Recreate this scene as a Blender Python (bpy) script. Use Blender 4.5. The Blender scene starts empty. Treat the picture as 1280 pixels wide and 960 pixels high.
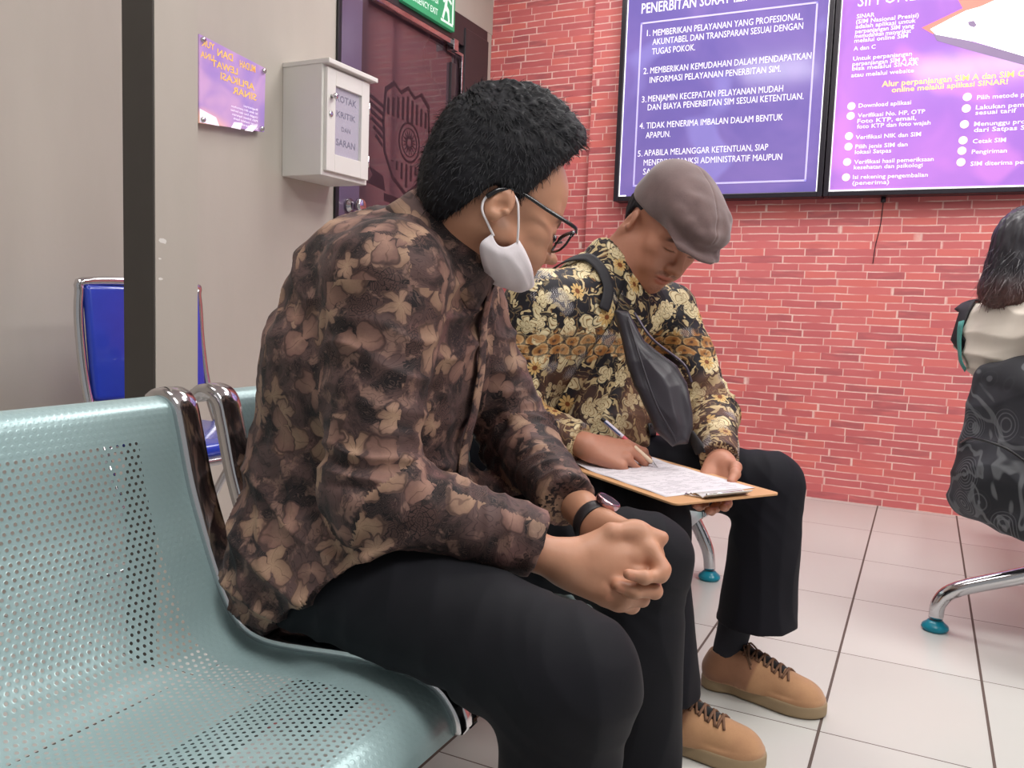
import bpy, bmesh, math, random
import numpy as np
from mathutils import Vector, Matrix
D = bpy.data
SC = bpy.context.scene
COL = SC.collection
PI = math.pi
random.seed(4)

# ------------------------------------------------------------------ camera, world, exposure, lights
F_PX = 1043.64
cam_d = D.cameras.new('camera')
cam_d.sensor_width = 36.0
cam_d.lens = 36.0 * F_PX / 1280.0
cam_d.clip_start = 0.02
cam = D.objects.new('camera', cam_d)
COL.objects.link(cam)
CR = Matrix(((0.896, -0.074, 0.439), (0.444, 0.069, -0.894), (0.036, 0.995, 0.094)))
_x = Vector((CR[0][0], CR[1][0], CR[2][0])).normalized()
_z = Vector((CR[0][2], CR[1][2], CR[2][2]))
_z = (_z - _x * _x.dot(_z)).normalized()
_y = _z.cross(_x)
cam.matrix_world = Matrix(((_x.x, _y.x, _z.x, 0), (_x.y, _y.y, _z.y, 0), (_x.z, _y.z, _z.z, 0.87), (0, 0, 0, 1)))
SC.camera = cam
SC.view_settings.view_transform = 'Standard'
SC.view_settings.look = 'None'
SC.view_settings.gamma = 1.0
SC.view_settings.use_curve_mapping = False
SC.view_settings.exposure = 0.0
SC.cycles.max_bounces = 8
SC.cycles.transparent_max_bounces = 24
SC.cycles.caustics_reflective = False
SC.cycles.caustics_refractive = False
SC.cycles.sample_clamp_indirect = 6.0
SC.cycles.use_denoising = True

W = D.worlds.new('world')
SC.world = W
W.use_nodes = True
W.node_tree.nodes['Background'].inputs[0].default_value = (0.98, 0.99, 1.0, 1)
W.node_tree.nodes['Background'].inputs[1].default_value = 0.36

LIGHTS = [  # ceiling panels: x, y, size x, size y, watts
    (0.15, 2.60, 1.2, 0.6, 32),
    (-1.25, 3.20, 1.2, 0.6, 17),
    (0.35, 0.30, 1.2, 0.6, 27),
    (1.9, 1.6, 0.6, 1.2, 52),
    (-1.3, 0.7, 0.6, 0.6, 9),
]
CEIL = 3.0
for x, y, sx, sy, w in LIGHTS:
    ld = D.lights.new('panel_light', 'AREA')
    ld.shape = 'RECTANGLE'; ld.size = sx; ld.size_y = sy; ld.energy = w
    ld.color = (1.0, 0.985, 0.955)
    lo = D.objects.new('panel_light', ld)
    lo.location = (x, y, CEIL - 0.06)
    COL.objects.link(lo)

# ------------------------------------------------------------------ object helpers
def lin(c):
    return tuple(((v / 255.0) / 12.92 if v / 255.0 <= 0.04045 else ((v / 255.0 + 0.055) / 1.055) ** 2.4) for v in c)

def setp(o, label=None, cat=None, group=None, kind=None):
    if label: o['label'] = label
    if cat: o['category'] = cat
    if group: o['group'] = group
    if kind: o['kind'] = kind
    return o

def link(name, me, m=None, parent=None, smooth=False):
    o = D.objects.new(name, me)
    COL.objects.link(o)
    if m is not None:
        for mm in (m if isinstance(m, (list, tuple)) else [m]):
            me.materials.append(mm)
    if smooth and len(me.polygons):
        me.polygons.foreach_set('use_smooth', [True] * len(me.polygons))
    if parent is not None:
        o.parent = parent
        o.matrix_parent_inverse = parent_mat(parent).inverted()
    return o

def parent_mat(p):
    m = Matrix.LocRotScale(p.location, p.rotation_euler, p.scale)
    if p.parent: m = parent_mat(p.parent) @ p.matrix_parent_inverse @ m
    return m

def empty(name, loc=(0, 0, 0), rz=0.0, label=None, cat=None, group=None, kind=None, parent=None):
    o = D.objects.new(name, None)
    o.empty_display_size = 0.1
    o.location = loc; o.rotation_euler = (0, 0, rz)
    COL.objects.link(o)
    if parent is not None:
        o.parent = parent
        o.matrix_parent_inverse = parent_mat(parent).inverted()
    return setp(o, label, cat, group, kind)

def bm_obj(name, bm, m, parent=None, smooth=False, bevel=0.0, seg=2, loc=None):
    me = D.meshes.new(name)
    bmesh.ops.recalc_face_normals(bm, faces=bm.faces)
    bm.to_mesh(me); bm.free()
    o = link(name, me, m, parent, smooth)
    if bevel:
        b = o.modifiers.new('bevel', 'BEVEL'); b.width = bevel; b.segments = seg; b.limit_method = 'ANGLE'
    return o

def box_bm(lo, hi, bm=None, M=None):
    bm = bm or bmesh.new()
    lo = Vector(lo); hi = Vector(hi)
    c = (lo + hi) / 2; s = hi - lo
    T = Matrix.Translation(c) @ Matrix.Diagonal((s.x, s.y, s.z, 1))
    if M is not None: T = M @ T
    bmesh.ops.create_cube(bm, size=1.0, matrix=T)
    return bm

def box(name, lo, hi, m, parent=None, bevel=0.0, M=None):
    return bm_obj(name, box_bm(lo, hi, M=M), m, parent, False, bevel)

def catmull(pts, n=8):
    P = [Vector(p) for p in pts]
    P = [P[0] * 2 - P[1]] + P + [P[-1] * 2 - P[-2]]
    out = []
    for i in range(1, len(P) - 2):
        for k in range(n):
            t = k / n
            a, b, c, d = P[i - 1], P[i], P[i + 1], P[i + 2]
            out.append(0.5 * ((2 * b) + (c - a) * t + (2 * a - 5 * b + 4 * c - d) * t * t + (3 * b - a - 3 * c + d) * t ** 3))
    out.append(P[-2])
    return out

def tube_bm(pts, r, n=10, bm=None, closed=False, flat=None):
    """sweep a circle (or an ellipse r x flat) along points"""
    bm = bm or bmesh.new()
    P = [Vector(p) for p in pts]
    N = len(P)
    rs = r if isinstance(r, (list, tuple)) else [r] * N
    T = []
    for i in range(N):
        a = P[(i - 1) % N] if (closed or i > 0) else P[0]
        b = P[(i + 1) % N] if (closed or i < N - 1) else P[-1]
        T.append((b - a).normalized())
    up = Vector((0, 0, 1)) if abs(T[0].z) < 0.9 else Vector((1, 0, 0))
    u = (up - T[0] * up.dot(T[0])).normalized()
    rings = []
    for i in range(N):
        u = (u - T[i] * u.dot(T[i])).normalized()
        v = T[i].cross(u)
        ring = []
        for k in range(n):
            a = 2 * PI * k / n
            f = rs[i] if flat is None else flat
            ring.append(bm.verts.new(P[i] + u * (math.cos(a) * rs[i]) + v * (math.sin(a) * f)))
        rings.append(ring)
    M_ = N if closed else N - 1
    for i in range(M_):
        A = rings[i]; B = rings[(i + 1) % N]
        for k in range(n):
            bm.faces.new((A[k], A[(k + 1) % n], B[(k + 1) % n], B[k]))
    if not closed:
        bm.faces.new(rings[0][::-1]); bm.faces.new(rings[-1])
    return bm

def tube(name, pts, r, m, parent=None, n=10, closed=False, flat=None, smooth=True):
    return bm_obj(name, tube_bm(pts, r, n, closed=closed, flat=flat), m, parent, smooth)

def lathe_bm(prof, n=24, bm=None, M=None):
    bm = bm or bmesh.new()
    rings = []
    for r, z in prof:
        ring = []
        for k in range(n):
            a = 2 * PI * k / n
            p = Vector((r * math.cos(a), r * math.sin(a), z))
            ring.append(bm.verts.new(M @ p if M is not None else p))
        rings.append(ring)
    for A, B in zip(rings, rings[1:]):
        for k in range(n):
            bm.faces.new((A[k], A[(k + 1) % n], B[(k + 1) % n], B[k]))
    bm.faces.new(rings[0][::-1]); bm.faces.new(rings[-1])
    return bm

def poly_bm(pts2, t, M, bm=None):
    """extrude a 2-D outline by thickness t along local z, then map by M"""
    bm = bm or bmesh.new()
    a = [bm.verts.new(M @ Vector((p[0], p[1], 0))) for p in pts2]
    b = [bm.verts.new(M @ Vector((p[0], p[1], t))) for p in pts2]
    n = len(a)
    bm.faces.new(a[::-1]); bm.faces.new(b)
    for i in range(n):
        bm.faces.new((a[i], a[(i + 1) % n], b[(i + 1) % n], b[i]))
    return bm

def text_obj(name, items, M, m, parent, bold=0.0, ext=0.0006, mirror=False):
    """items: (string, x0, y0, x1 or None, cap height); one mesh of lettering in the plane of M"""
    bm = bmesh.new()
    for s, x0, y0, x1, hgt in items:
        cu = D.curves.new('lettering', 'FONT')
        cu.body = s; cu.size = 1.0; cu.resolution_u = 2
        cu.offset = bold; cu.extrude = 0.0
        to = D.objects.new('lettering', cu)
        COL.objects.link(to)
        me = D.meshes.new_from_object(to)
        D.objects.remove(to); D.curves.remove(cu)
        n = len(me.vertices)
        if n == 0: continue
        co = np.empty(n * 3, np.float32); me.vertices.foreach_get('co', co); co = co.reshape(-1, 3)
        w = co[:, 0].max() - co[:, 0].min()
        sy = hgt / 0.72
        sx = (x1 - x0) / w if x1 is not None else sy * 0.8
        xs = (co[:, 0] - co[:, 0].min()) * sx
        if mirror: xs = (x1 - x0 if x1 is not None else w * sx) - xs
        base = len(bm.verts)
        vs = [bm.verts.new(M @ Vector((x0 + xs[i], y0 + co[i, 1] * sy, ext))) for i in range(n)]
        for p in me.polygons:
            try: bm.faces.new([vs[i] for i in p.vertices])
            except ValueError: pass
        D.meshes.remove(me)
    me = D.meshes.new(name)
    bm.to_mesh(me); bm.free()
    return link(name, me, m, parent)

# ------------------------------------------------------------------ node expressions
class E:
    def __init__(s, nt, k): s.nt = nt; s.k = k
    def m(s, op, *a, clamp=False):
        n = s.nt.nodes.new('ShaderNodeMath'); n.operation = op; n.use_clamp = clamp
        for i, v in enumerate((s,) + a):
            if isinstance(v, E): s.nt.links.new(v.k, n.inputs[i])
            else: n.inputs[i].default_value = float(v)
        return E(s.nt, n.outputs[0])
    def __add__(s, o): return s.m('ADD', o)
    __radd__ = __add__
    def __sub__(s, o): return s.m('SUBTRACT', o)
    def __rsub__(s, o): return (s * -1.0) + o
    def __mul__(s, o): return s.m('MULTIPLY', o)
    __rmul__ = __mul__
    def __truediv__(s, o): return s.m('DIVIDE', o)
    def lt(s, o): return s.m('LESS_THAN', o)
    def gt(s, o): return s.m('GREATER_THAN', o)
    def floor(s): return s.m('FLOOR')
    def fract(s): return s.m('FRACT')
    def abs(s): return s.m('ABSOLUTE')
    def sin(s): return s.m('SINE')
    def cos(s): return s.m('COSINE')
    def sqrt(s): return s.m('SQRT')
    def mod(s, o): return s.m('FLOORED_MODULO', o)
    def min(s, o): return s.m('MINIMUM', o)
    def max(s, o): return s.m('MAXIMUM', o)
    def pow(s, o): return s.m('POWER', o)
    def atan2(s, o): return s.m('ARCTAN2', o)
    def ss(s, a, b):   # smoothstep
        n = s.nt.nodes.new('ShaderNodeMapRange'); n.interpolation_type = 'SMOOTHSTEP'
        s.nt.links.new(s.k, n.inputs[0])
        n.inputs[1].default_value = a; n.inputs[2].default_value = b
        n.inputs[3].default_value = 0; n.inputs[4].default_value = 1
        return E(s.nt, n.outputs[0])

class NT:
    def __init__(s, name):
        s.mat = D.materials.new(name); s.mat.use_nodes = True
        s.nt = s.mat.node_tree
        s.bsdf = s.nt.nodes['Principled BSDF']
        s.out = s.nt.nodes['Material Output']
    def e(s, k): return E(s.nt, k)
    def coord(s, which='Object'):
        return s.e(s.nt.nodes.new('ShaderNodeTexCoord').outputs[which])
    def geo(s): return s.e(s.nt.nodes.new('ShaderNodeNewGeometry').outputs['Position'])
    def attr(s, name):
        n = s.nt.nodes.new('ShaderNodeAttribute'); n.attribute_name = name
        return s.e(n.outputs['Color'])
    def sep(s, v):
        n = s.nt.nodes.new('ShaderNodeSeparateXYZ'); s.nt.links.new(v.k, n.inputs[0])
        return [s.e(o) for o in n.outputs]
    def comb(s, *a):
        n = s.nt.nodes.new('ShaderNodeCombineXYZ')
        for i, v in enumerate(a):
            if isinstance(v, E): s.nt.links.new(v.k, n.inputs[i])
            else: n.inputs[i].default_value = v
        return s.e(n.outputs[0])
    def noise(s, v, sc, det=2.0, rough=0.5, dist=0.0):
        n = s.nt.nodes.new('ShaderNodeTexNoise')
        s.nt.links.new(v.k, n.inputs['Vector'])
        n.inputs['Scale'].default_value = sc; n.inputs['Detail'].default_value = det
        n.inputs['Roughness'].default_value = rough; n.inputs['Distortion'].default_value = dist
        return s.e(n.outputs['Fac'])
    def noisev(s, v, sc, det=2.0):
        n = s.nt.nodes.new('ShaderNodeTexNoise')
        s.nt.links.new(v.k, n.inputs['Vector'])
        n.inputs['Scale'].default_value = sc; n.inputs['Detail'].default_value = det
        return s.e(n.outputs['Color'])
    def white(s, v):
        n = s.nt.nodes.new('ShaderNodeTexWhiteNoise'); n.noise_dimensions = '3D'
        s.nt.links.new(v.k, n.inputs['Vector'])
        return s.e(n.outputs['Value'])
    def voro(s, v, sc, rnd=1.0, feat='F1', dim='2D'):
        n = s.nt.nodes.new('ShaderNodeTexVoronoi'); n.voronoi_dimensions = dim; n.feature = feat
        s.nt.links.new(v.k, n.inputs['Vector'])
        n.inputs['Scale'].default_value = sc; n.inputs['Randomness'].default_value = rnd
        return n
    def vm(s, op, a, b):
        n = s.nt.nodes.new('ShaderNodeVectorMath'); n.operation = op
        for i, v in enumerate((a, b)):
            if isinstance(v, E): s.nt.links.new(v.k, n.inputs[i])
            elif isinstance(v, (int, float)):
                if op == 'SCALE': n.inputs['Scale'].default_value = v
                else: n.inputs[i].default_value = (v, v, v)
            else: n.inputs[i].default_value = v
        if op == 'SCALE' and isinstance(b, E): s.nt.links.new(b.k, n.inputs['Scale'])
        return s.e(n.outputs[0])
    def mix(s, f, a, b, blend='MIX'):
        n = s.nt.nodes.new('ShaderNodeMix'); n.data_type = 'RGBA'; n.blend_type = blend
        for i, v in ((0, f), (6, a), (7, b)):
            if isinstance(v, E): s.nt.links.new(v.k, n.inputs[i])
            elif i == 0: n.inputs[0].default_value = v
            else: n.inputs[i].default_value = (*v, 1)
        return s.e(n.outputs[2])
    def set(s, **kw):
        for k, v in kw.items():
            k = {'color': 'Base Color', 'rough': 'Roughness', 'metal': 'Metallic', 'spec': 'Specular IOR Level', 'coat': 'Coat Weight',
                 'emit': 'Emission Color', 'estr': 'Emission Strength', 'sheen': 'Sheen Weight', 'sss': 'Subsurface Weight', 'alpha': 'Alpha',
                 'trans': 'Transmission Weight', 'ior': 'IOR'}[k]
            i = s.bsdf.inputs[k]
            if isinstance(v, E): s.nt.links.new(v.k, i)
            elif isinstance(v, tuple): i.default_value = (*v, 1)
            else: i.default_value = v
        return s
    def bump(s, hgt, strength=0.3, dist=0.002):
        n = s.nt.nodes.new('ShaderNodeBump')
        n.inputs['Strength'].default_value = strength; n.inputs['Distance'].default_value = dist
        s.nt.links.new(hgt.k, n.inputs['Height'])
        s.nt.links.new(n.outputs[0], s.bsdf.inputs['Normal'])
        return s

def simple(name, rgb, rough=0.5, metal=0.0, var=0.12, scale=9.0, bump=0.0, bscale=200.0, **kw):
    """plain material with a little procedural mottling"""
    t = NT(name)
    c = lin(rgb)
    P = t.coord('Object')
    n = t.noise(P, scale, 3.0)
    t.set(color=t.mix(n, tuple(v * (1 - var) for v in c), tuple(min(1, v * (1 + var)) for v in c)), rough=rough, metal=metal, **kw)
    if bump: t.bump(t.noise(P, bscale, 2.0), bump, 0.001)
    return t.mat

M_CHROME = simple('chrome', (205, 203, 205), 0.12, 1.0, 0.04)
M_BLACKMETAL = simple('black_metal', (26, 25, 28), 0.35)
M_WHITEP = simple('white_paint', (222, 220, 214), 0.45, var=0.03)
M_TEAL_CAP = simple('teal_plastic', (0, 128, 150), 0.3)
# ------------------------------------------------------------------ the setting
def m_floor():
    t = NT('floor_tiles')
    P = t.geo(); x, y, z = t.sep(P)
    u = (x + 0.14) / 0.325; v = (y - 0.405) / 0.468
    fu = u.fract(); fv = v.fract()
    du = fu.min(1.0 - fu) * 0.325; dv = fv.min(1.0 - fv) * 0.468
    g = du.lt(0.0031).max(dv.lt(0.0016))
    cell = t.comb(u.floor(), v.floor(), 0.0)
    n = t.noise(P, 1.3, 2.0)
    tile = t.mix(t.white(cell) * 0.5 + n * 0.5, lin((190, 189, 185)), lin((207, 206, 202)))
    t.set(color=t.mix(g, tile, lin((92, 78, 72))), rough=g * 0.5 + 0.22, spec=0.4)
    t.bump(g * -1.0, 0.5, 0.001)
    return t.mat

def m_brick():
    t = NT('brick_wallpaper')
    P = t.geo(); x, y, z = t.sep(P)
    r = z / 0.0349
    wob = t.noise(P, 9.0, 2.0) * 0.22 - 0.11
    r = r + wob
    row = r.floor(); fz = r.fract()
    h0 = t.white(t.comb(row, 3.0, 1.0))
    u = x / 0.148 + h0 * 7.0
    u = u + t.noise(t.comb(x * 5.2, row * 17.3, 0.0), 1.0, 1.0) * 1.5
    iu = u.floor(); fu = u.fract()
    dz = fz.min(1.0 - fz); du = fu.min(1.0 - fu)
    nn = t.noise(P, 60.0, 2.0)
    mh = 1.0 - dz.ss(0.03, 0.115)
    mv = 1.0 - du.ss(0.008, 0.03)
    cell = t.comb(iu, row, 5.0)
    w = t.white(cell)
    w2 = t.white(t.comb(iu, row, 9.0))
    jn = t.noise(t.comb(x * 6.0, z * 14.0, 3.0), 1.0, 2.0)
    mort = (mh * jn.ss(.30, .62)).max(mv * (w2 * 0.9 + 0.35)) * (nn * 0.9 + 0.45)
    strk = t.noise(t.comb(x * 9.0, z * 40.0, row), 1.0, 2.0)
    big = t.noise(P, 1.1, 2.0)
    b = t.mix(w, lin((184, 90, 93)), lin((212, 112, 108)))
    b = t.mix((w2.gt(0.78)) * strk.ss(0.3, 0.7) * 0.8, b, lin((134, 70, 78)))
    b = t.mix(w.gt(0.8) * 0.5, b, lin((214, 106, 92)))
    b = t.mix(strk * 0.35, b, lin((226, 118, 116)))
    b = t.mix(big.ss(0.35, 0.7) * 0.25, b, lin((224, 124, 130)))
    t.set(color=t.mix(mort.min(0.9), b, lin((240, 204, 194))), rough=0.62)
    t.bump(1.0 - mort, 0.35, 0.002)
    return t.mat

def m_wall():
    t = NT('grey_wall_paint')
    P = t.geo()
    n = t.noise(P, 1.6, 3.0); s = t.noise(t.vm('MULTIPLY', P, (3.0, 3.0, 0.7)), 3.0, 3.0)
    c = t.mix(n * 0.5 + s * 0.5, lin((170, 163, 153)), lin((192, 184, 174)))
    t.set(color=c, rough=0.7)
    t.bump(t.noise(P, 55.0, 3.0), 0.12, 0.002)
    return t.mat

M_FLOOR = m_floor(); M_BRICK = m_brick(); M_WALL = m_wall()
M_CEIL = simple('ceiling_paint', (226, 224, 222), 0.8, var=0.03)
XW, YW = -2.28, 4.20

setp(box('floor', (-3.2, -2.4, -0.08), (3.6, YW + 0.15, 0.0), M_FLOOR), kind='structure')
bm = box_bm((-1.66, YW, 0), (3.6, YW + 0.15, CEIL))
box_bm((XW - 0.15, YW + 0.035, 0), (-1.66, YW + 0.15, CEIL), bm)
setp(bm_obj('wall_back', bm, M_BRICK), kind='structure')
# left wall with the door opening (door runs y 2.89 - 4.16, top 2.27)
bm = box_bm((XW - 0.15, -2.4, 0), (XW, 2.875, CEIL))
box_bm((XW - 0.15, 2.875, 2.36), (XW, YW + 0.035, CEIL), bm)
setp(bm_obj('wall_left', bm, M_WALL), kind='structure')
setp(box('ceiling', (-3.2, -2.4, CEIL), (3.6, YW + 0.15, CEIL + 0.08), M_CEIL), kind='structure')
# pillar / partition end: dark reveal and light face
M_PIL = m_wall()
M_PILD = simple('dark_reveal_surface', (66, 61, 57), 0.6, var=0.08, scale=20)  # narrow end face in a darker tone than the side face
pil = setp(empty('pillar', (-1.6, 1.4, 0), kind='structure'), kind='structure')
box('light_face', (-1.606, 1.330, 0), (-1.55, 1.451, CEIL), M_PIL, pil)
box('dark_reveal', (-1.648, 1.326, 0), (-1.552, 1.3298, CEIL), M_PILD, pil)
bm = bmesh.new()                                     # chipped paint on the arris
for z, s in ((0.985, .012), (0.90, .006), (0.945, .004)):
    pts = [(random.uniform(.6, 1.2) * s * math.cos(a), random.uniform(.6, 1.2) * s * 0.6 * math.sin(a)) for a in [k * PI / 4 for k in range(8)]]
    poly_bm(pts, 0.0008, Matrix(((0, 0, 1, -1.5505), (1, 0, 0, 1.337 + s * 1.2), (0, 1, 0, z), (0, 0, 0, 1))), bm)
bm_obj('paint_chip', bm, M_WHITEP, pil)

# door -------------------------------------------------------------------------------------
def m_doorglass():
    t = NT('dark_door_glass')
    P = t.geo(); x, y, z = t.sep(P)
    n = t.noise(P, 2.0, 2.0)
    t.set(color=t.mix(n, lin((74, 56, 64)), lin((90, 68, 76))), rough=0.06, spec=0.9, coat=0.5)
    return t.mat
M_DFRAME = simple('dark_door_frame', (52, 46, 50), 0.3)
M_DGLASS = m_doorglass()
M_PURPLE = simple('purple_reflection', (104, 88, 110), 0.15, var=0.06)
M_EMB = simple('emblem_sticker', (44, 26, 33), 0.5)
dr = setp(empty('door_1', (XW, 3.5, 0)), kind='structure')
box('frame', (XW - 0.06, 2.868, 0), (XW + 0.012, 2.892, 2.36), M_BLACKMETAL, dr, 0.002)
box('frame', (XW - 0.06, 3.905, 0), (XW + 0.02, 4.16, 2.30), M_DFRAME, dr, 0.004)
box('frame', (XW - 0.06, 2.892, 2.205), (XW + 0.012, 4.16, 2.355), M_DFRAME, dr, 0.004)
box('frame', (XW - 0.03, 3.80, 0.01), (XW + 0.004, 3.845, 2.1), M_DFRAME, dr, 0.003)
box('jamb_return', (XW - 0.06, 4.16, 0), (XW - 0.002, YW + 0.03, 2.36), M_WALL, dr)
box('glass_pane', (XW - 0.03, 2.892, 0.01), (XW - 0.012, 3.905, 2.205), M_DGLASS, dr)
box('reflection_strip', (XW - 0.0118, 2.90, 0.02), (XW - 0.0105, 3.06, 2.2), M_PURPLE, dr)  # purple reflection in the glass, painted as a thin sheet
box('closer_rail', (XW + 0.004, 3.10, 2.172), (XW + 0.03, 3.80, 2.196), M_CHROME, dr, 0.003)
box('closer_shoe', (XW + 0.0, 3.755, 2.145), (XW + 0.042, 3.80, 2.20), M_CHROME, dr, 0.003)
box('edge_strip', (XW + 0.004, 3.875, 1.93), (XW + 0.02, 3.89, 2.15), M_CHROME, dr, 0.002)
box('edge_strip', (XW + 0.004, 3.80, 2.145), (XW + 0.02, 3.89, 2.16), M_CHROME, dr, 0.002)
hb = lathe_bm([(0.0, 0), (0.03, 0), (0.032, 0.012), (0.02, 0.02), (0.016, 0.05), (0.03, 0.058), (0.03, 0.075), (0.022, 0.08)], 20,
              M=Matrix.Translation((XW - 0.012, 2.985, 1.275)) @ Matrix.Rotation(PI / 2, 4, 'Y'))
bm_obj('handle', hb, M_CHROME, dr, True)
# etched crest on the glass: striped shield, ringed centre, side wing and ribbon (y right, z up)
ME = Matrix(((0, 0, 1, XW - 0.0115), (1, 0, 0, 0), (0, 1, 0, 0), (0, 0, 0, 1)))
bm = bmesh.new()
cy, cz = 3.43, 1.64
def outline(k=1.0):
    pts = [(-.19, .20), (-.12, .245), (-.06, .215), (0, .25), (.06, .215), (.12, .245), (.19, .20), (.205, .05), (.19, -.09), (.12, -.2), (0, -.27), (-.12, -.2), (-.19, -.09), (-.205, .05)]
    return [(cy + a * k, cz + b * k) for a, b in pts]
def ring2(o, i, bm):
    n = len(o)
    for k in range(n):
        q = [o[k], o[(k + 1) % n], i[(k + 1) % n], i[k]]
        poly_bm(q, 0.0006, ME, bm)
ring2(outline(), outline(0.92), bm)
for k in range(9):
    a = -0.16 + 0.04 * k
    top = 0.20 - 0.02 * abs(k - 4) / 2
    poly_bm([(cy + a - .009, cz + .085), (cy + a + .009, cz + .085), (cy + a + .009, cz + top), (cy + a - .009, cz + top)], 0.0006, ME, bm)
    bot = -0.225 + 0.035 * abs(k - 4)
    if abs(k - 4) < 4:
        poly_bm([(cy + a - .008, cz + bot), (cy + a + .008, cz + bot), (cy + a + .008, cz - .115), (cy + a - .008, cz - .115)], 0.0006, ME, bm)
def circ(r, n=28): return [(cy + .02 + r * math.cos(2 * PI * k / n), cz - .01 + r * 1.05 * math.sin(2 * PI * k / n)) for k in range(n)]
ring2(circ(.092), circ(.082), bm); ring2(circ(.066), circ(.060), bm); ring2(circ(.03), circ(.018), bm)
for k in range(16):
    a = 2 * PI * k / 16
    d = Vector((math.cos(a), math.sin(a))); p = Vector((-d.y, d.x)) * .004
    c0 = Vector((cy + .02, cz - .01))
    poly_bm([tuple(c0 + d * .033 + p), tuple(c0 + d * .033 - p), tuple(c0 + d * .058)], 0.0006, ME, bm)
for k in range(6):                                    # wing feathers to the left
    z0 = cz + .12 - .035 * k
    poly_bm([(cy - .20, z0), (cy - .34 + .018 * k, z0 + .035), (cy - .35 + .018 * k, z0 + .022), (cy - .20, z0 - .016)], 0.0006, ME, bm)
poly_bm([(cy - .19, cz - .20), (cy - .30, cz - .17), (cy - .27, cz - .205), (cy - .31, cz - .245), (cy - .17, cz - .265)], 0.0006, ME, bm)
poly_bm([(cy - .18, cz - .275), (cy + .2, cz - .30), (cy + .2, cz - .33), (cy - .18, cz - .31)], 0.0006, ME, bm)
bm_obj('crest', bm, M_EMB, dr)

# exit sign --------------------------------------------------------------------------------
M_GREEN = simple('sign_green', (52, 150, 104), 0.35, var=0.05, emit=lin((52, 150, 104)), estr=0.25)
M_GREENW = simple('sign_white', (214, 236, 224), 0.4, var=0.02, emit=(0.6, 0.8, 0.7), estr=0.3)
ex = empty('exit_sign', (XW + 0.02, 3.53, 2.24), label='green emergency exit sign with white pictogram above the glass door', cat='sign')
box('sign_panel', (XW + 0.012, 3.30, 2.232), (XW + 0.035, 3.765, 2.47), M_GREEN, ex, 0.002)
MX = Matrix(((0, 0, 1, XW + 0.0352), (1, 0, 0, 0), (0, 1, 0, 0), (0, 0, 0, 1)))
text_obj('lettering', [('EMERGENCY EXIT', 3.33, 2.262, 3.60, 0.03), ('JALUR EVAKUASI', 3.33, 2.315, 3.60, 0.03)], MX, M_GREENW, ex, 0.01)
bm = bmesh.new()
for pl in ([(3.63, 2.25), (3.745, 2.25), (3.745, 2.262), (3.63, 2.262)],
           [(3.64, 2.27), (3.655, 2.262), (3.672, 2.31), (3.69, 2.30), (3.70, 2.262), (3.715, 2.266), (3.705, 2.32), (3.685, 2.335), (3.69, 2.365), (3.725, 2.35), (3.73, 2.362), (3.69, 2.39), (3.655, 2.375), (3.645, 2.345), (3.658, 2.342), (3.668, 2.36), (3.66, 2.32)],
           [(3.69 + .014 * math.cos(k * PI / 5), 2.408 + .014 * math.sin(k * PI / 5)) for k in range(10)],
           [(3.735, 2.262), (3.75, 2.262), (3.75, 2.44), (3.63, 2.44), (3.63, 2.43), (3.735, 2.43)]):
    poly_bm(pl, 0.0008, MX, bm)
bm_obj('pictogram', bm, M_GREENW, ex)

# suggestion box ---------------------------------------------------------------------------
M_NOTE = simple('notice_paper', (166, 158, 176), 0.6, var=0.06)
M_INK = simple('dark_ink', (62, 56, 96), 0.6)
bx = empty('suggestion_box', (XW, 2.71, 1.33), label='white wooden suggestion box with glazed door hung on the grey wall', cat='box')
x0, x1, ya, yb, za, zb = XW, -2.09, 2.552, 2.84, 1.335, 1.745
box('carcass', (x0, ya, za), (x1, yb, zb), M_WHITEP, bx, 0.003)
box('lid', (x0, ya - 0.004, zb - 0.002), (x1 + 0.035, yb + 0.018, zb + 0.016), M_WHITEP, bx, 0.003)
bm = bmesh.new()
ia, ib, ja, jb = ya + .062, yb - .062, za + .085, zb - .07
for lo, hi in (((x1, ya + .012, za + .018), (x1 + .016, ia, zb - .012)), ((x1, ib, za + .018), (x1 + .016, yb - .012, zb - .012)),
               ((x1, ia, za + .018), (x1 + .016, ib, ja)), ((x1, ia, jb), (x1 + .016, ib, zb - .012))):
    box_bm(lo, hi, bm)
dd = bm_obj('door', bm, M_WHITEP, bx, bevel=0.002)
box('notice', (x1 + .0005, ia, ja), (x1 + .002, ib, jb), M_NOTE, dd)
box('door_pane', (x1 + .006, ia, ja), (x1 + .008, ib, jb), (lambda t: t.set(color=(.9, .9, .95), rough=.05, alpha=.12).mat)(NT('thin_glass')), dd)
MN = Matrix(((0, 0, 1, x1 + 0.0021), (1, 0, 0, 0), (0, 1, 0, 0), (0, 0, 0, 1)))
ym = (ia + ib) / 2
text_obj('lettering', [('KOTAK', ym - .064, jb - .05, ym + .064, .026), ('KRITIK', ym - .06, jb - .108, ym + .06, .024), ('DAN', ym - .028, jb - .158, ym + .028, .018), ('SARAN', ym - .06, jb - .215, ym + .06, .026)], MN, M_INK, dd, 0.02)
bm_obj('knob', lathe_bm([(0, 0), (.008, 0), (.006, .008), (.012, .016), (.010, .024), (.004, .027)], 16, M=Matrix.Translation((x1 + .016, ya + .038, zb - .115)) @ Matrix.Rotation(PI / 2, 4, 'Y')), M_CHROME, dd, True)
bm_obj('lock', lathe_bm([(0, 0), (.011, 0), (.011, .003), (.004, .004)], 16, M=Matrix.Translation((x1 + .016, ya + .034, zb - .18)) @ Matrix.Rotation(PI / 2, 4, 'Y')), M_CHROME, dd, True)
for zz in (zb - .13, za + .07):
    tube('hinge', [(x1 + .012, yb - .008, zz), (x1 + .012, yb - .008, zz + .045)], .005, M_CHROME, bx)

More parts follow.
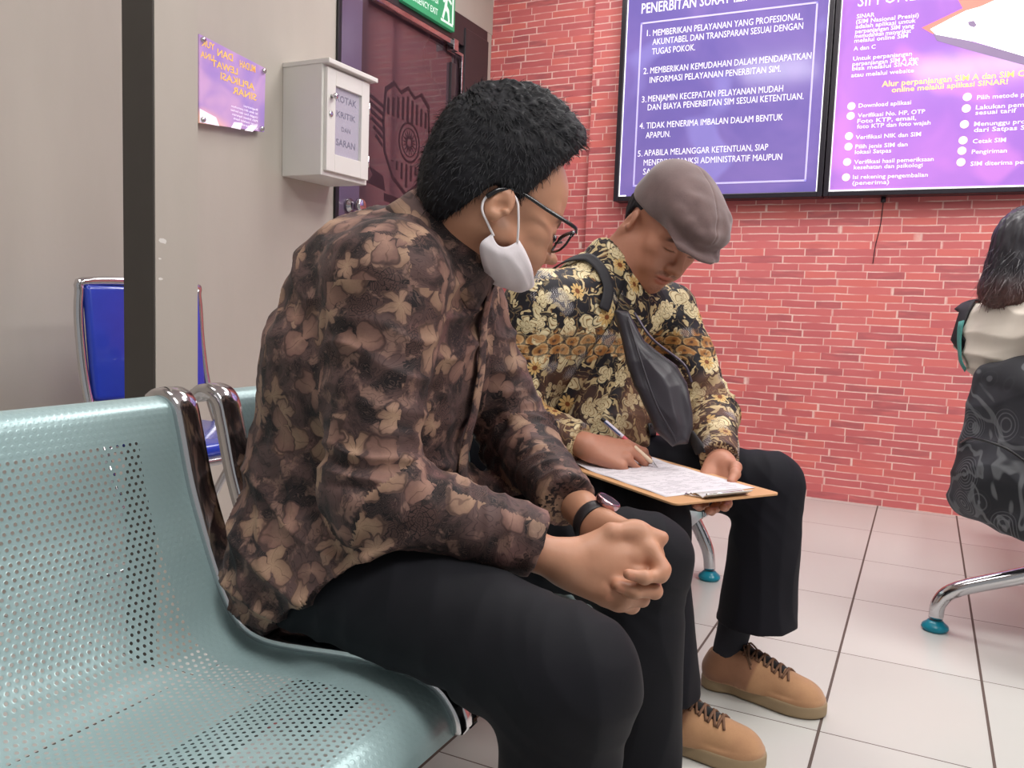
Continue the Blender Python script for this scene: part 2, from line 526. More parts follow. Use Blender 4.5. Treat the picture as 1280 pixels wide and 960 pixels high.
# acrylic poster, slightly twisted on its standoffs; sign reflection painted on as mirrored lettering ------------------------------------------------
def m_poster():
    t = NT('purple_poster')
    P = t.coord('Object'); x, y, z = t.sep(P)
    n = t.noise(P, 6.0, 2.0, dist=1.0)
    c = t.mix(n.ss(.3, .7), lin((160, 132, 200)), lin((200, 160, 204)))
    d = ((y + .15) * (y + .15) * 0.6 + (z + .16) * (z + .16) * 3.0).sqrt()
    c = t.mix(1.0 - d.ss(.05, .14), c, lin((245, 190, 170)))  # white-orange glow of the reflected sign painted into the lower corner
    t.set(color=c, rough=0.12, emit=c, estr=0.22)  # faint glow added, the poster is no lamp
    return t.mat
po = empty('acrylic_poster', (-2.255, 2.265, 1.59), label='purple acrylic poster with painted mirror reflection of yellow sign lettering, fixed to the grey wall', cat='poster')
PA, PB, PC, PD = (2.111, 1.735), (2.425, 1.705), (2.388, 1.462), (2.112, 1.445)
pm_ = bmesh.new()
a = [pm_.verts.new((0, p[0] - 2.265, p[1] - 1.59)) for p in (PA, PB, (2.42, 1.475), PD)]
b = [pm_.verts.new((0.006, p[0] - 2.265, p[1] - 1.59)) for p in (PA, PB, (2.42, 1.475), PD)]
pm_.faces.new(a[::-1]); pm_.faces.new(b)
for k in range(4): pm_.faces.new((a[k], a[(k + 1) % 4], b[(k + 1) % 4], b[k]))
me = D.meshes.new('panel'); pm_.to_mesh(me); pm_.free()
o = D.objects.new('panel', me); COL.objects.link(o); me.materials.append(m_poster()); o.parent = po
MP = Matrix(((0, 0, 1, -2.255 + .0064), (1, 0, 0, 0), (0, 1, 0, 0), (0, 0, 0, 1)))
M_YEL = simple('yellow_reflected_lettering', (252, 200, 96), 0.4, emit=lin((252, 196, 90)), estr=0.25)
M_WLET = simple('white_reflected_sign', (245, 236, 250), 0.4, emit=(.9, .85, 1), estr=0.35)
text_obj('heading', [('DAN', 2.19, 1.686, 2.262, .025), ('MUDAH', 2.295, 1.676, 2.372, .025), ('LEWAT', 2.165, 1.646, 2.285, .023), ('APLIKASI', 2.205, 1.612, 2.368, .024), ('SINAR', 2.262, 1.578, 2.378, .024), ('UNA', 2.116, 1.662, 2.175, .021), ('YUK', 2.120, 1.700, 2.178, .022)], MP, M_YEL, po, 0.015, mirror=True)  # reflected headline of another sign, built as mirrored letters
text_obj('lettering', [(s, 2.265 - w, 1.543 - .0135 * k, 2.385, .008) for k, (s, w) in enumerate((('Registrasi', -.05), ('Isi data diri pemohon', .01), ('Unggah foto dan berkas', .012), ('Pilih lokasi layanan', .005), ('Bayar melalui bank', .0), ('SIM dikirim', -.04)))], MP, M_WLET, po, 0.01, mirror=True)  # small reflected text, mirrored like the headline
for pl in ([(2.113, 1.447), (2.20, 1.452), (2.185, 1.478), (2.113, 1.492)], [(2.255, 1.458), (2.30, 1.460), (2.31, 1.485), (2.27, 1.48)], [(2.32, 1.461), (2.36, 1.464), (2.385, 1.49), (2.35, 1.487)]):
    bm_obj('white_reflection', poly_bm(pl, .0005, MP), M_WLET, po)  # bright white patches of the reflection, laid on as flat shapes
for y_, z_ in ((2.412, 1.692), (2.405, 1.484), (2.125, 1.72), (2.125, 1.458)):
    bm_obj('standoff', lathe_bm([(0, 0), (.009, 0), (.009, .038), (.007, .041)], 16, M=Matrix.Translation((-2.28, y_, z_)) @ Matrix.Rotation(PI / 2, 4, 'Y')), M_CHROME, po, True)

# light-box sign boards ---------------------------------------------------------------------------
def m_panel(name, ca, cb, cc, e):
    t = NT(name)
    P = t.geo(); x, y, z = t.sep(P)
    n = t.noise(t.vm('MULTIPLY', P, (1.0, 1.0, 0.8)), 2.2, 3.0, dist=0.8)
    n2 = t.noise(P, 3.4, 1.0)
    c = t.mix(n.ss(.35, .65), lin(ca), lin(cb))
    c = t.mix(n2.ss(.58, .68) * 0.55, c, lin(cc))
    t.set(color=c, rough=0.1, emit=c, estr=e)
    return t.mat
M_SB1 = m_panel('violet_light_box', (98, 86, 150), (116, 98, 160), (134, 126, 190), 0.58)
M_SB2 = m_panel('magenta_light_box', (146, 102, 184), (170, 112, 192), (192, 122, 198), 0.72)
M_SFR = simple('sign_frame_black', (30, 24, 34), 0.3)
M_TXT = simple('sign_lettering_white', (238, 232, 246), 0.4, emit=(1, .97, 1), estr=0.45)
M_LED = simple('lit_edge_strip', (250, 248, 255), 0.4, emit=(1, 1, 1), estr=0.9)
M_BORD = simple('sign_border_line', (190, 180, 226), 0.4, emit=(.5, .45, .75), estr=0.4)
MS = Matrix(((1, 0, 0, 0), (0, 0, -1, 4.1295), (0, 1, 0, 0), (0, 0, 0, 1)))
def frame_bm(xa, xb, za_, zb_, w, y0, y1):
    bm = bmesh.new()
    box_bm((xa, y0, za_), (xa + w, y1, zb_), bm); box_bm((xb - w, y0, za_), (xb, y1, zb_), bm)
    box_bm((xa + w, y0, za_), (xb - w, y1, za_ + w), bm); box_bm((xa + w, y0, zb_ - w), (xb - w, y1, zb_), bm)
    return bm
TOP = 2.62
s1 = empty('sign_board', (-.98, YW, 1.42), label='framed violet light-box board listing five numbered service pledges on brick wall', cat='sign')
bm_obj('frame', frame_bm(-1.482, -.472, 1.417, TOP, .024, 4.11, YW), M_SFR, s1, bevel=.003)
box('panel', (-1.458, 4.13, 1.44), (-.496, 4.15, TOP - .024), M_SB1, s1)
for lo, hi in (((-.502, 4.126, 1.44), (-.496, 4.13, TOP - .024)), ((-1.4545, 4.126, 1.441), (-1.42, 4.13, 1.449)), ((-1.458, 4.126, 1.441), (-1.4545, 4.13, TOP - .024))):
    box('lit_edge', lo, hi, M_LED, s1)
bm = bmesh.new()
for lo, hi in (((-1.386, 1.490), (-.548, 1.499)), ((-1.386, 2.286), (-.548, 2.294)), ((-1.386, 1.49), (-1.378, 2.294)), ((-.556, 1.49), (-.548, 2.294))):
    box_bm((lo[0], 4.128, lo[1]), (hi[0], 4.1302, hi[1]), bm)
bm_obj('border_line', bm, M_BORD, s1)
S1T=[("1.",-1.351,2.226,-1.334),("MEMBERIKAN PELAYANAN YANG PROFESIONAL,",-1.320,2.223,-0.610),("AKUNTABEL DAN TRANSPARAN SESUAI DENGAN",-1.320,2.180,-0.607),("TUGAS POKOK.",-1.320,2.134,-1.104),("2.",-1.360,2.043,-1.335),("MEMBERIKAN KEMUDAHAN DALAM MENDAPATKAN",-1.324,2.043,-0.562),("INFORMASI PELAYANAN PENERBITAN SIM.",-1.325,1.997,-0.694),("3.",-1.361,1.905,-1.337),("MENJAMIN KECEPATAN PELAYANAN MUDAH",-1.328,1.906,-0.678),("DAN BIAYA PENERBITAN SIM SESUAI KETENTUAN.",-1.328,1.864,-0.584),("4.",-1.366,1.776,-1.341),("TIDAK MENERIMA IMBALAN DALAM BENTUK",-1.330,1.775,-0.671),("APAPUN.",-1.331,1.728,-1.204),("5.",-1.368,1.639,-1.344),("APABILA MELANGGAR KETENTUAN, SIAP",-1.335,1.641,-0.729),("MENERIMA SANKSI ADMINISTRATIF MAUPUN",-1.335,1.593,-0.663),("SANKSI DISIPLIN.",-1.336,1.549,-1.056)]
text_obj('lettering', [(s, a_, z_, b_, .031) for s, a_, z_, b_ in S1T], MS, M_TXT, s1, 0.0)
text_obj('heading', [('PENERBITAN SURAT IZIN MENGEMUDI', -1.385, 2.338, -.548, .05), ('MAKLUMAT PELAYANAN', -1.385, 2.44, -.548, .075)], MS, M_TXT, s1, 0.010)

s2 = empty('sign_board', (.2, YW, 1.42), label='magenta light-box board with bulleted steps and white tablet picture', cat='sign')
bm_obj('frame', frame_bm(-.468, .92, 1.417, TOP, .022, 4.11, YW), M_SFR, s2, bevel=.003)
box('panel', (-.446, 4.13, 1.44), (.9, 4.15, TOP - .022), M_SB2, s2)
box('lit_edge', (-.4425, 4.126, 1.439), (.9, 4.13, 1.447), M_LED, s2); box('lit_edge', (-.446, 4.126, 1.439), (-.4425, 4.13, TOP - .022), M_LED, s2)
S2T=[("SINAR",-0.380,2.200,-0.306),("(SIM Nasional Presisi)",-0.381,2.177,-0.128),("adalah aplikasi untuk",-0.381,2.156,-0.138),("perpanjangan SIM yang",-0.381,2.135,-0.143),("memudahkan masyarakat",-0.382,2.115,-0.154),("melalui online SIM",-0.382,2.095,-0.165),("A dan C",-0.383,2.061,-0.292),("Untuk perpanjangan",-0.382,2.017,-0.143),("perpanjangan SIM A dan",-0.383,1.994,-0.116),("bisa melalui SINAR",-0.383,1.974,-0.115),("atau melalui website",-0.385,1.945,-0.130),("Download aplikasi",-0.345,1.809,-0.131),("Verifikasi No. HP, OTP",-0.345,1.766,-0.073),("Foto KTP, email,",-0.345,1.741,-0.106),("foto KTP dan foto wajah",-0.345,1.717,-0.048),("Verifikasi NIK dan SIM",-0.347,1.670,-0.082),("Pilih jenis SIM dan",-0.346,1.629,-0.132),("lokasi Satpas",-0.346,1.605,-0.196),("Verifikasi hasil pemeriksaan",-0.346,1.561,-0.024),("kesehatan dan psikologi",-0.346,1.537,-0.066),("Isi rekening pengembalian",-0.347,1.494,-0.042),("(penerima)",-0.347,1.468,-0.195),("Pilih metode pengiriman",0.122,1.810,0.413),("Lakukan pembayaran",0.121,1.769,0.402),("sesuai tarif",0.121,1.747,0.271),("Menunggu proses dari",0.120,1.700,0.408),("dari Satpas SIM",0.121,1.675,0.344),("Cetak SIM",0.120,1.628,0.243),("Pengiriman",0.120,1.584,0.250),("SIM diterima pemohon",0.119,1.534,0.400)]
text_obj('lettering', [(s, a_, z_, b_, .0185) for s, a_, z_, b_ in S2T], MS, M_TXT, s2, 0.010)
text_obj('title', [('SIM ONLINE', -.379, 2.25, -.05, .06)], MS, M_TXT, s2, 0.0)
M_ORG = simple('sign_lettering_peach', (255, 205, 130), 0.4, emit=lin((255, 196, 120)), estr=0.8)
text_obj('heading', [("Alur perpanjangan SIM A dan SIM C", -.255, 1.893, .289, .025), ("online melalui aplikasi SINAR!", -.213, 1.866, .231, .022)], MS, M_ORG, s2, 0.02)
M_BUL = simple('bullet_cream', (255, 230, 200), .4, emit=lin((255, 226, 190)), estr=.6)
for bx_, bz_ in ((-0.375, 1.818), (-0.375, 1.775), (-0.376, 1.686), (-0.375, 1.639), (-0.376, 1.571), (-0.376, 1.503), (0.085, 1.824), (0.085, 1.776), (0.083, 1.71), (0.083, 1.643), (0.082, 1.599), (0.082, 1.551)):
    bm_obj('bullet', poly_bm([(bx_ + .017 * math.cos(k * PI / 9), bz_ + .017 * math.sin(k * PI / 9)) for k in range(18)], .0006, MS), M_BUL, s2)
M_ORG2 = simple('orange_print', (255, 128, 112), 0.4, emit=lin((255, 110, 96)), estr=0.6)
M_TABG = simple('tablet_edge_grey', (150, 128, 168), 0.4)
white = [(-0.079, 2.121), (-0.008, 2.155), (0.053, 2.183), (0.106, 2.193), (0.166, 2.216), (0.482, 2.20), (0.507, 1.882), (0.281, 1.973), (0.094, 2.051), (-0.055, 2.096)]
grey = [(-0.067, 2.102), (0.063, 2.06), (0.282, 1.974), (0.507, 1.885), (0.51, 1.845), (0.284, 1.938), (0.073, 2.02), (-0.049, 2.07)]
orange = [(-0.112, 2.131), (-0.024, 2.167), (0.040, 2.194), (0.018, 2.235), (0.19, 2.245), (0.188, 2.2), (0.054, 2.15), (-0.068, 2.10)]
tp = bm_obj('tablet_picture', poly_bm(white, .0012, MS), simple('tablet_white', (255, 255, 255), .3, emit=(1, 1, 1), estr=.9), s2)
bm_obj('tablet_edge', poly_bm(grey, .0008, MS), M_TABG, s2)
bm_obj('orange_band', poly_bm(orange, .0004, MS), M_ORG2, s2)
bm_obj('tablet_camera', poly_bm([(.062, 2.135), (.085, 2.138), (.098, 2.118), (.088, 2.11), (.07, 2.118)], .0014, MS), M_TABG, s2)
cb_ = tube_bm([(-.216, 4.192, 1.42), (-.216, 4.192, 1.395)], .011, 10); tube_bm(catmull([(-.216, 4.194, 1.40), (-.22, 4.196, 1.3), (-.235, 4.196, 1.2), (-.24, 4.196, 1.12)], 4), .0017, 6, cb_)
setp(bm_obj('power_cable', cb_, M_SFR, None, True), 'thin dark cable hanging below the magenta board on brick wall', 'cable')

# ceiling panels that light the room ---------------------------------------------------------------
M_DIFF = simple('panel_diffuser', (255, 255, 255), .5, emit=(1, .97, .95), estr=4.0)
for i, (x, y, sx, sy, w) in enumerate(LIGHTS):
    cl = empty('ceiling_light', (x, y, CEIL), label='white square-edged panel light set in the ceiling', cat='light', group='ceiling panel lights')
    bmf = bmesh.new()
    for lo, hi in (((x - sx / 2 - .03, y - sy / 2 - .03), (x + sx / 2 + .03, y - sy / 2)), ((x - sx / 2 - .03, y + sy / 2), (x + sx / 2 + .03, y + sy / 2 + .03)),
                   ((x - sx / 2 - .03, y - sy / 2), (x - sx / 2, y + sy / 2)), ((x + sx / 2, y - sy / 2), (x + sx / 2 + .03, y + sy / 2))):
        box_bm((lo[0], lo[1], CEIL - .035), (hi[0], hi[1], CEIL), bmf)
    bm_obj('frame', bmf, M_WHITEP, cl)
    box('diffuser', (x - sx / 2, y - sy / 2, CEIL - .03), (x + sx / 2, y + sy / 2, CEIL - .005), M_DIFF, cl)

# ------------------------------------------------------------------ benches
def m_seat():
    t = NT('perforated_teal_steel')
    uvn = t.nt.nodes.new('ShaderNodeUVMap'); uvn.uv_map = 'UVMap'
    u, v, _ = t.sep(t.e(uvn.outputs[0]))          # metres along width, along profile
    px, pz = 0.0098, 0.0088
    row = (v / pz).floor()
    uu = u / px + row.mod(2.0) * 0.5
    du = (uu.fract() - 0.5) * px; dv = ((v / pz).fract() - 0.5) * pz
    d = (du * du + dv * dv).sqrt()
    reg = u.gt(0.06) * u.lt(0.435) * v.gt(0.098) * v.lt(0.70)
    hole = d.lt(0.0022) * reg
    P = t.coord('Object')
    n = t.noise(P, 3.0, 2.0)
    rim = d.ss(0.0020, 0.0036)
    t.set(color=t.mix(n, lin((152, 178, 180)), lin((168, 192, 193))), rough=0.34, metal=0.25, spec=0.5)
    t.bump(rim, 0.25, 0.0008)
    tr = t.nt.nodes.new('ShaderNodeBsdfTransparent')
    mx = t.nt.nodes.new('ShaderNodeMixShader')
    t.nt.links.new(hole.k, mx.inputs[0]); t.nt.links.new(t.bsdf.outputs[0], mx.inputs[1]); t.nt.links.new(tr.outputs[0], mx.inputs[2])
    t.nt.links.new(mx.outputs[0], t.out.inputs[0])
    return t.mat
M_SEAT = m_seat()
PROF = catmull([(-1.005, 0, .712), (-.985, 0, .722), (-.958, 0, .712), (-.945, 0, .675), (-.925, 0, .60), (-.898, 0, .53), (-.868, 0, .465), (-.838, 0, .42), (-.795, 0, .398), (-.73, 0, .398), (-.63, 0, .408), (-.56, 0, .408), (-.508, 0, .396), (-.482, 0, .368), (-.476, 0, .348)], 5)
def seat_mesh():
    me = D.meshes.new('seat')
    s = [0.0]
    for a_, b_ in zip(PROF, PROF[1:]): s.append(s[-1] + (b_ - a_).length)
    NU = 10
    vs, uv = [], []
    for i, p in enumerate(PROF):
        for k in range(NU + 1):
            y = .5 * k / NU
            dish = -0.010 * math.sin(PI * k / NU) if 0.1 < s[i] < .75 else 0.0
            w = min(1, max(0, (s[i] - .1) / .1)) * min(1, max(0, (.75 - s[i]) / .1))
            nx = Vector((1, 0, 0))
            j = min(i, len(PROF) - 2); tg = (PROF[j + 1] - PROF[j]).normalized(); nr = Vector((-tg.z, 0, tg.x))
            if nr.x + nr.z < 0: nr = -nr
            q = p + nr * (-0.010 * math.sin(PI * k / NU) * w)
            vs.append((q.x, y, q.z)); uv.append((y, s[i]))
    fs = []
    for i in range(len(PROF) - 1):
        for k in range(NU):
            a_ = i * (NU + 1) + k
            fs.append((a_, a_ + 1, a_ + NU + 2, a_ + NU + 1))
    me.from_pydata(vs, [], fs)
    ul = me.uv_layers.new(name='UVMap')
    for p in me.polygons:
        for li, vi in zip(p.loop_indices, p.vertices): ul.data[li].uv = uv[vi]
    me.polygons.foreach_set('use_smooth', [True] * len(me.polygons))
    me.materials.append(M_SEAT)
    return me
def side_bm():
    """chrome side rail: a rounded bar following the seat profile, 34 mm wide"""
    bm = bmesh.new()
    rings = []
    for i, p in enumerate(PROF):
        j = min(i, len(PROF) - 2); tg = (PROF[j + 1] - PROF[j]).normalized(); nr = Vector((-tg.z, 0, tg.x))
        if nr.x + nr.z < 0: nr = -nr
        ring = []
        for yy, nn in ((.0, -.010), (.0, .007), (.003, .011), (.021, .012), (.039, .011), (.042, .007), (.042, -.010)):
            q = p + nr * nn
            ring.append(bm.verts.new((q.x, yy, q.z)))
        rings.append(ring)
    for A, B in zip(rings, rings[1:]):
        n = len(A)
        for k in range(n): bm.faces.new((A[k], A[(k + 1) % n], B[(k + 1) % n], B[k]))
    bm.faces.new(rings[0][::-1]); bm.faces.new(rings[-1])
    return bm
SEAT_ME = seat_mesh()
_sb = side_bm(); bmesh.ops.recalc_face_normals(_sb, faces=_sb.faces)
SIDE_ME = D.meshes.new('side_rail'); _sb.to_mesh(SIDE_ME); _sb.free(); SIDE_ME.materials.append(M_CHROME)
SIDE_ME.polygons.foreach_set('use_smooth', [True] * len(SIDE_ME.polygons))

def add(name, me, parent, loc=(0, 0, 0)):
    o = D.objects.new(name, me); COL.objects.link(o); o.parent = parent; o.location = loc
    return o

def bench(loc, rz, n, label, xoff, seats_y0, legs, reach=0.0):
    b = empty('waiting_bench', loc, rz, label=label, cat='bench')
    for i in range(n):
        y = seats_y0 + .625 * i
        add('seat', SEAT_ME, b, (xoff, y, 0))
        add('side_rail', SIDE_ME, b, (xoff, y - .042, 0)); add('side_rail', SIDE_ME, b, (xoff, y + .5, 0))
    y0, y1 = seats_y0 - .03, seats_y0 + .625 * n - .08
    bmb = box_bm((xoff - .73, y0, .30), (xoff - .67, y1, .36))
    me = D.meshes.new('beam'); bmesh.ops.recalc_face_normals(bmb, faces=bmb.faces); bmb.to_mesh(me); bmb.free(); me.materials.append(M_CHROME)
    bo = add('beam', me, b); bv = bo.modifiers.new('bevel', 'BEVEL'); bv.width = .008; bv.segments = 2
    for y in legs:
        L = catmull([(xoff - .96, y, .035), (xoff - .945, y, .075), (xoff - .90, y, .12), (xoff - .82, y, .19), (xoff - .74, y, .262), (xoff - .70, y, .30)], 5)
        L2 = catmull([(xoff - .575 + reach, y, .035), (xoff - .582 + reach, y, .085), (xoff - .60 + reach * .9, y, .13), (xoff - .64 + reach * .45, y, .20), (xoff - .68 + reach * .1, y, .27), (xoff - .70, y, .30)], 5)
        for ll in (L, L2):
            bmt = tube_bm(ll, [.019 + .006 * k / len(ll) for k in range(len(ll))], 14)
            bmesh.ops.recalc_face_normals(bmt, faces=bmt.faces)
            me = D.meshes.new('leg'); bmt.to_mesh(me); bmt.free(); me.materials.append(M_CHROME)
            me.polygons.foreach_set('use_smooth', [True] * len(me.polygons))
            lg = add('leg', me, b)
            p = ll[0]
            bmt = lathe_bm([(.012, 0), (.030, .0), (.036, .008), (.034, .016), (.024, .024), (.019, .030)], 20, M=Matrix.Translation((p.x, p.y, 0)))
            bmesh.ops.recalc_face_normals(bmt, faces=bmt.faces)
            me = D.meshes.new('foot'); bmt.to_mesh(me); bmt.free(); me.materials.append(M_TEAL_CAP)
            me.polygons.foreach_set('use_smooth', [True] * len(me.polygons))
            add('foot', me, lg)
    return b
bench((0, 0, 0), 0, 4, 'row of perforated teal steel seats with chrome rails beside the camera', 0.0, .345, (.265, 2.685))
# second bench at the right faces the first; its frame is turned by half a circle
bench((-.225, 4.05, 0), PI, 2, 'teal-footed bench at the right edge under the seated woman', 0.0, .345, (1.461,), .265)

# blue folding chair --------------------------------------------------------------------------------
M_BLUE = simple('blue_vinyl', (38, 62, 178), 0.22, var=0.15, scale=14, coat=0.4)
fc = empty('folding_chair', (-1.88, 1.67, 0), label='blue vinyl chair with chrome tube frame behind the pillar', cat='chair')
yn, yf = 1.468, 1.875
fr = [(-1.72, yn, .01), (-1.86, yn, .35), (-1.955, yn, .56), (-1.99, yn, .72), (-2.0, yn + .005, .86), (-1.998, yn + .04, .893), (-1.998, yf - .04, .893), (-2.0, yf - .005, .86), (-1.99, yf, .72), (-1.955, yf, .56), (-1.86, yf, .35), (-1.72, yf, .01)]
tube('back_frame', catmull(fr, 5), .0125, M_CHROME, fc)
for yy in (yn + .03, yf - .03):
    tube('leg', catmull([(-2.06, yy, .01), (-1.93, yy, .22), (-1.80, yy, .40), (-1.62, yy, .458)], 5), .011, M_CHROME, fc)
tube('cross_bar', [(-2.02, yn + .03, .07), (-2.02, yf - .03, .07)], .009, M_CHROME, fc)
tube('cross_bar', [(-1.73, yn + .0, .04), (-1.73, yf, .04)], .009, M_CHROME, fc)
tube('seat_rim', catmull([(-1.95, yn + .02, .455), (-1.62, yn + .03, .452), (-1.575, yn + .06, .452), (-1.575, yf - .06, .452), (-1.62, yf - .03, .452), (-1.95, yf - .02, .455)], 5), .010, M_CHROME, fc)
bm_obj('seat', box_bm((-1.95, yn + .03, .455), (-1.59, yf - .03, .492)), M_BLUE, fc, True, .015, 4)
bm = bmesh.new()
bk = box_bm((-.014, yn + .012, .575), (.014, yf - .012, .884), bm)
for v in bm.verts: v.co.x += -1.965 - (v.co.z - .585) * .10
bm_obj('backrest', bm, M_BLUE, fc, True, .022, 4)
# ------------------------------------------------------------------ signed-distance modelling kit
V3 = lambda *a: np.array(a, float)
def nrm(v): v = np.asarray(v, float); return v / np.linalg.norm(v)

def smin(a, b, k):
    if k <= 0: return np.minimum(a, b)
    h = np.maximum(k - np.abs(a - b), 0.0) / k
    return np.minimum(a, b) - h * h * k * 0.25
def smax(a, b, k): return -smin(-a, -b, k)

def rc(a, b, ra, rb):
    a = V3(*a); b = V3(*b); ba = b - a; L = ba @ ba
    def f(P):
        t = np.clip((P - a) @ ba / L, 0, 1)
        q = P - a - t[:, None] * ba
        return np.sqrt((q * q).sum(1)) - (ra + t * (rb - ra))
    return f
def erc(a, b, A, B, side):
    """capsule with an oval section: A, B = (half width along side, half depth)"""
    a = V3(*a); b = V3(*b); ba = b - a; L = ba @ ba; s = nrm(side)
    def f(P):
        t = np.clip((P - a) @ ba / L, 0, 1)
        q = P - a - t[:, None] * ba
        w = A[0] + t * (B[0] - A[0]); d = A[1] + t * (B[1] - A[1])
        x = q @ s
        r2 = np.maximum((q * q).sum(1) - x * x, 0)
        return np.sqrt(r2 + (x * d / w) ** 2) - d
    return f
def ell(c, r, M=None):
    c = V3(*c); r = V3(*r)
    def f(P):
        q = P - c
        if M is not None: q = q @ M
        k0 = np.sqrt(((q / r) ** 2).sum(1)); k1 = np.sqrt(((q / (r * r)) ** 2).sum(1))
        return k0 * (k0 - 1.0) / np.maximum(k1, 1e-6)
    return f
def sph(c, r):
    c = V3(*c)
    return lambda P: np.sqrt(((P - c) ** 2).sum(1)) - r
def plane(c, n):
    c = V3(*c); n = nrm(n)
    return lambda P: (P - c) @ n
def U(k, *fs):
    def f(P):
        d = fs[0](P)
        for g in fs[1:]:
            if isinstance(g, tuple): d = smin(d, g[0](P), g[1])
            else: d = smin(d, g(P), k)
        return d
    return f
def SUB(f, g, k=0.0): return lambda P: smax(f(P), -g(P), k)
def INT(f, g, k=0.0): return lambda P: smax(f(P), g(P), k)
def OFF(f, o): return lambda P: f(P) - o
def LOCAL(f, c, M, s=1.0):
    c = V3(*c)
    return lambda P: f(((P - c) @ M) / s) * s
def BOUND(f, c, r, m=0.05):
    c = V3(*c)
    def g(P):
        d = np.sqrt(((P - c) ** 2).sum(1)) - r
        k = d < m
        out = d + 0.0
        if k.any(): out[k] = f(P[k])
        return out
    return g

def isosurf(fn, lo, hi, h, B=8, newton=2):
    lo = V3(*lo); hi = V3(*hi)
    n = np.ceil((hi - lo) / (h * B)).astype(int)
    ii = np.stack(np.meshgrid(*[np.arange(k) for k in n], indexing='ij'), -1).reshape(-1, 3)
    act = []
    for s in range(0, len(ii), 100000):
        c = lo + (ii[s:s + 100000] + 0.5) * (B * h)
        act.append(np.abs(fn(c)) < 0.5 * 1.7321 * B * h * 1.35 + h)
    ii = ii[np.concatenate(act)]
    o = np.arange(B + 1)
    off = np.stack(np.meshgrid(o, o, o, indexing='ij'), -1).reshape(-1, 3)
    NB = 160
    cells, verts, c0s, cxs, czs, cys = [], [], [], [], [], []
    cor = np.array([[0,0,0],[1,0,0],[0,1,0],[1,1,0],[0,0,1],[1,0,1],[0,1,1],[1,1,1]])
    edges = [(0,1),(2,3),(4,5),(6,7),(0,2),(1,3),(4,6),(5,7),(0,4),(1,5),(2,6),(3,7)]
    for s in range(0, len(ii), NB):
        blk = ii[s:s + NB]
        g = (blk[:, None, :] * B + off[None]).reshape(-1, 3)
        v = fn(lo + g * h).reshape(len(blk), B + 1, B + 1, B + 1)
        ins = v < 0
        C = [v[:, a:a + B, b:b + B, c:c + B] for a, b, c in cor]
        I = [ins[:, a:a + B, b:b + B, c:c + B] for a, b, c in cor]
        cnt = sum(x.astype(np.int8) for x in I)
        m = (cnt > 0) & (cnt < 8)
        if not m.any(): continue
        w = np.argwhere(m)
        vals = np.stack([x[m] for x in C], 1)
        acc = np.zeros((len(w), 3)); num = np.zeros(len(w))
        for a, b in edges:
            va = vals[:, a]; vb = vals[:, b]
            x = (va < 0) != (vb < 0)
            t = np.where(x, va / np.where(x, va - vb, 1), 0)
            p = cor[a] + t[:, None] * (cor[b] - cor[a])
            acc[x] += p[x]; num[x] += 1
        gc = blk[w[:, 0]] * B + w[:, 1:]
        cells.append(gc); verts.append(lo + (gc + acc / num[:, None]) * h)
        iv = vals < 0
        c0s.append(iv[:, 0]); cxs.append(iv[:, 1]); cys.append(iv[:, 2]); czs.append(iv[:, 4])
    cells = np.concatenate(cells); verts = np.concatenate(verts)
    i0 = np.concatenate(c0s); ix = np.concatenate(cxs); iy = np.concatenate(cys); iz = np.concatenate(czs)
    K = n * B + 2
    key = (cells[:, 0] * K[1] + cells[:, 1]) * K[2] + cells[:, 2]
    order = np.argsort(key); skey = key[order]
    def look(c):
        k = (c[:, 0] * K[1] + c[:, 1]) * K[2] + c[:, 2]
        p = np.clip(np.searchsorted(skey, k), 0, len(skey) - 1)
        return np.where(skey[p] == k, order[p], -1)
    quads = []
    for ax, i1 in ((0, ix), (1, iy), (2, iz)):
        m = i0 != i1
        c = cells[m]
        b, d = (ax + 1) % 3, (ax + 2) % 3
        e1 = np.zeros(3, int); e1[b] = 1
        e2 = np.zeros(3, int); e2[d] = 1
        q = np.stack([look(c), look(c - e1), look(c - e1 - e2), look(c - e2)], 1)
        fl = i0[m]
        q = np.where(fl[:, None], q, q[:, ::-1])
        quads.append(q[(q >= 0).all(1)])
    quads = np.concatenate(quads)
    for _ in range(newton):
        e = h * 0.35
        gr, d0 = grad(fn, verts, e)
        g2 = np.maximum((gr * gr).sum(1), 0.05)
        st = np.clip(d0 / g2, -h, h)
        verts = verts - gr * (st * 0.8)[:, None]
    return verts, quads

def grad(fn, P, e):
    d0 = np.empty(len(P)); G = np.empty_like(P)
    for s in range(0, len(P), 60000):
        p = P[s:s + 60000]
        k = fn(p); d0[s:s + 60000] = k
        for a in range(3):
            q = p.copy(); q[:, a] += e
            G[s:s + 60000, a] = (fn(q) - k) / e
    return G, d0

def vnormals(V, Q):
    a = V[Q[:, 2]] - V[Q[:, 0]]; b = V[Q[:, 3]] - V[Q[:, 1]]
    fnm = np.cross(a, b)
    N = np.zeros_like(V)
    for k in range(4): np.add.at(N, Q[:, k], fnm)
    return N / np.maximum(np.linalg.norm(N, axis=1), 1e-12)[:, None]

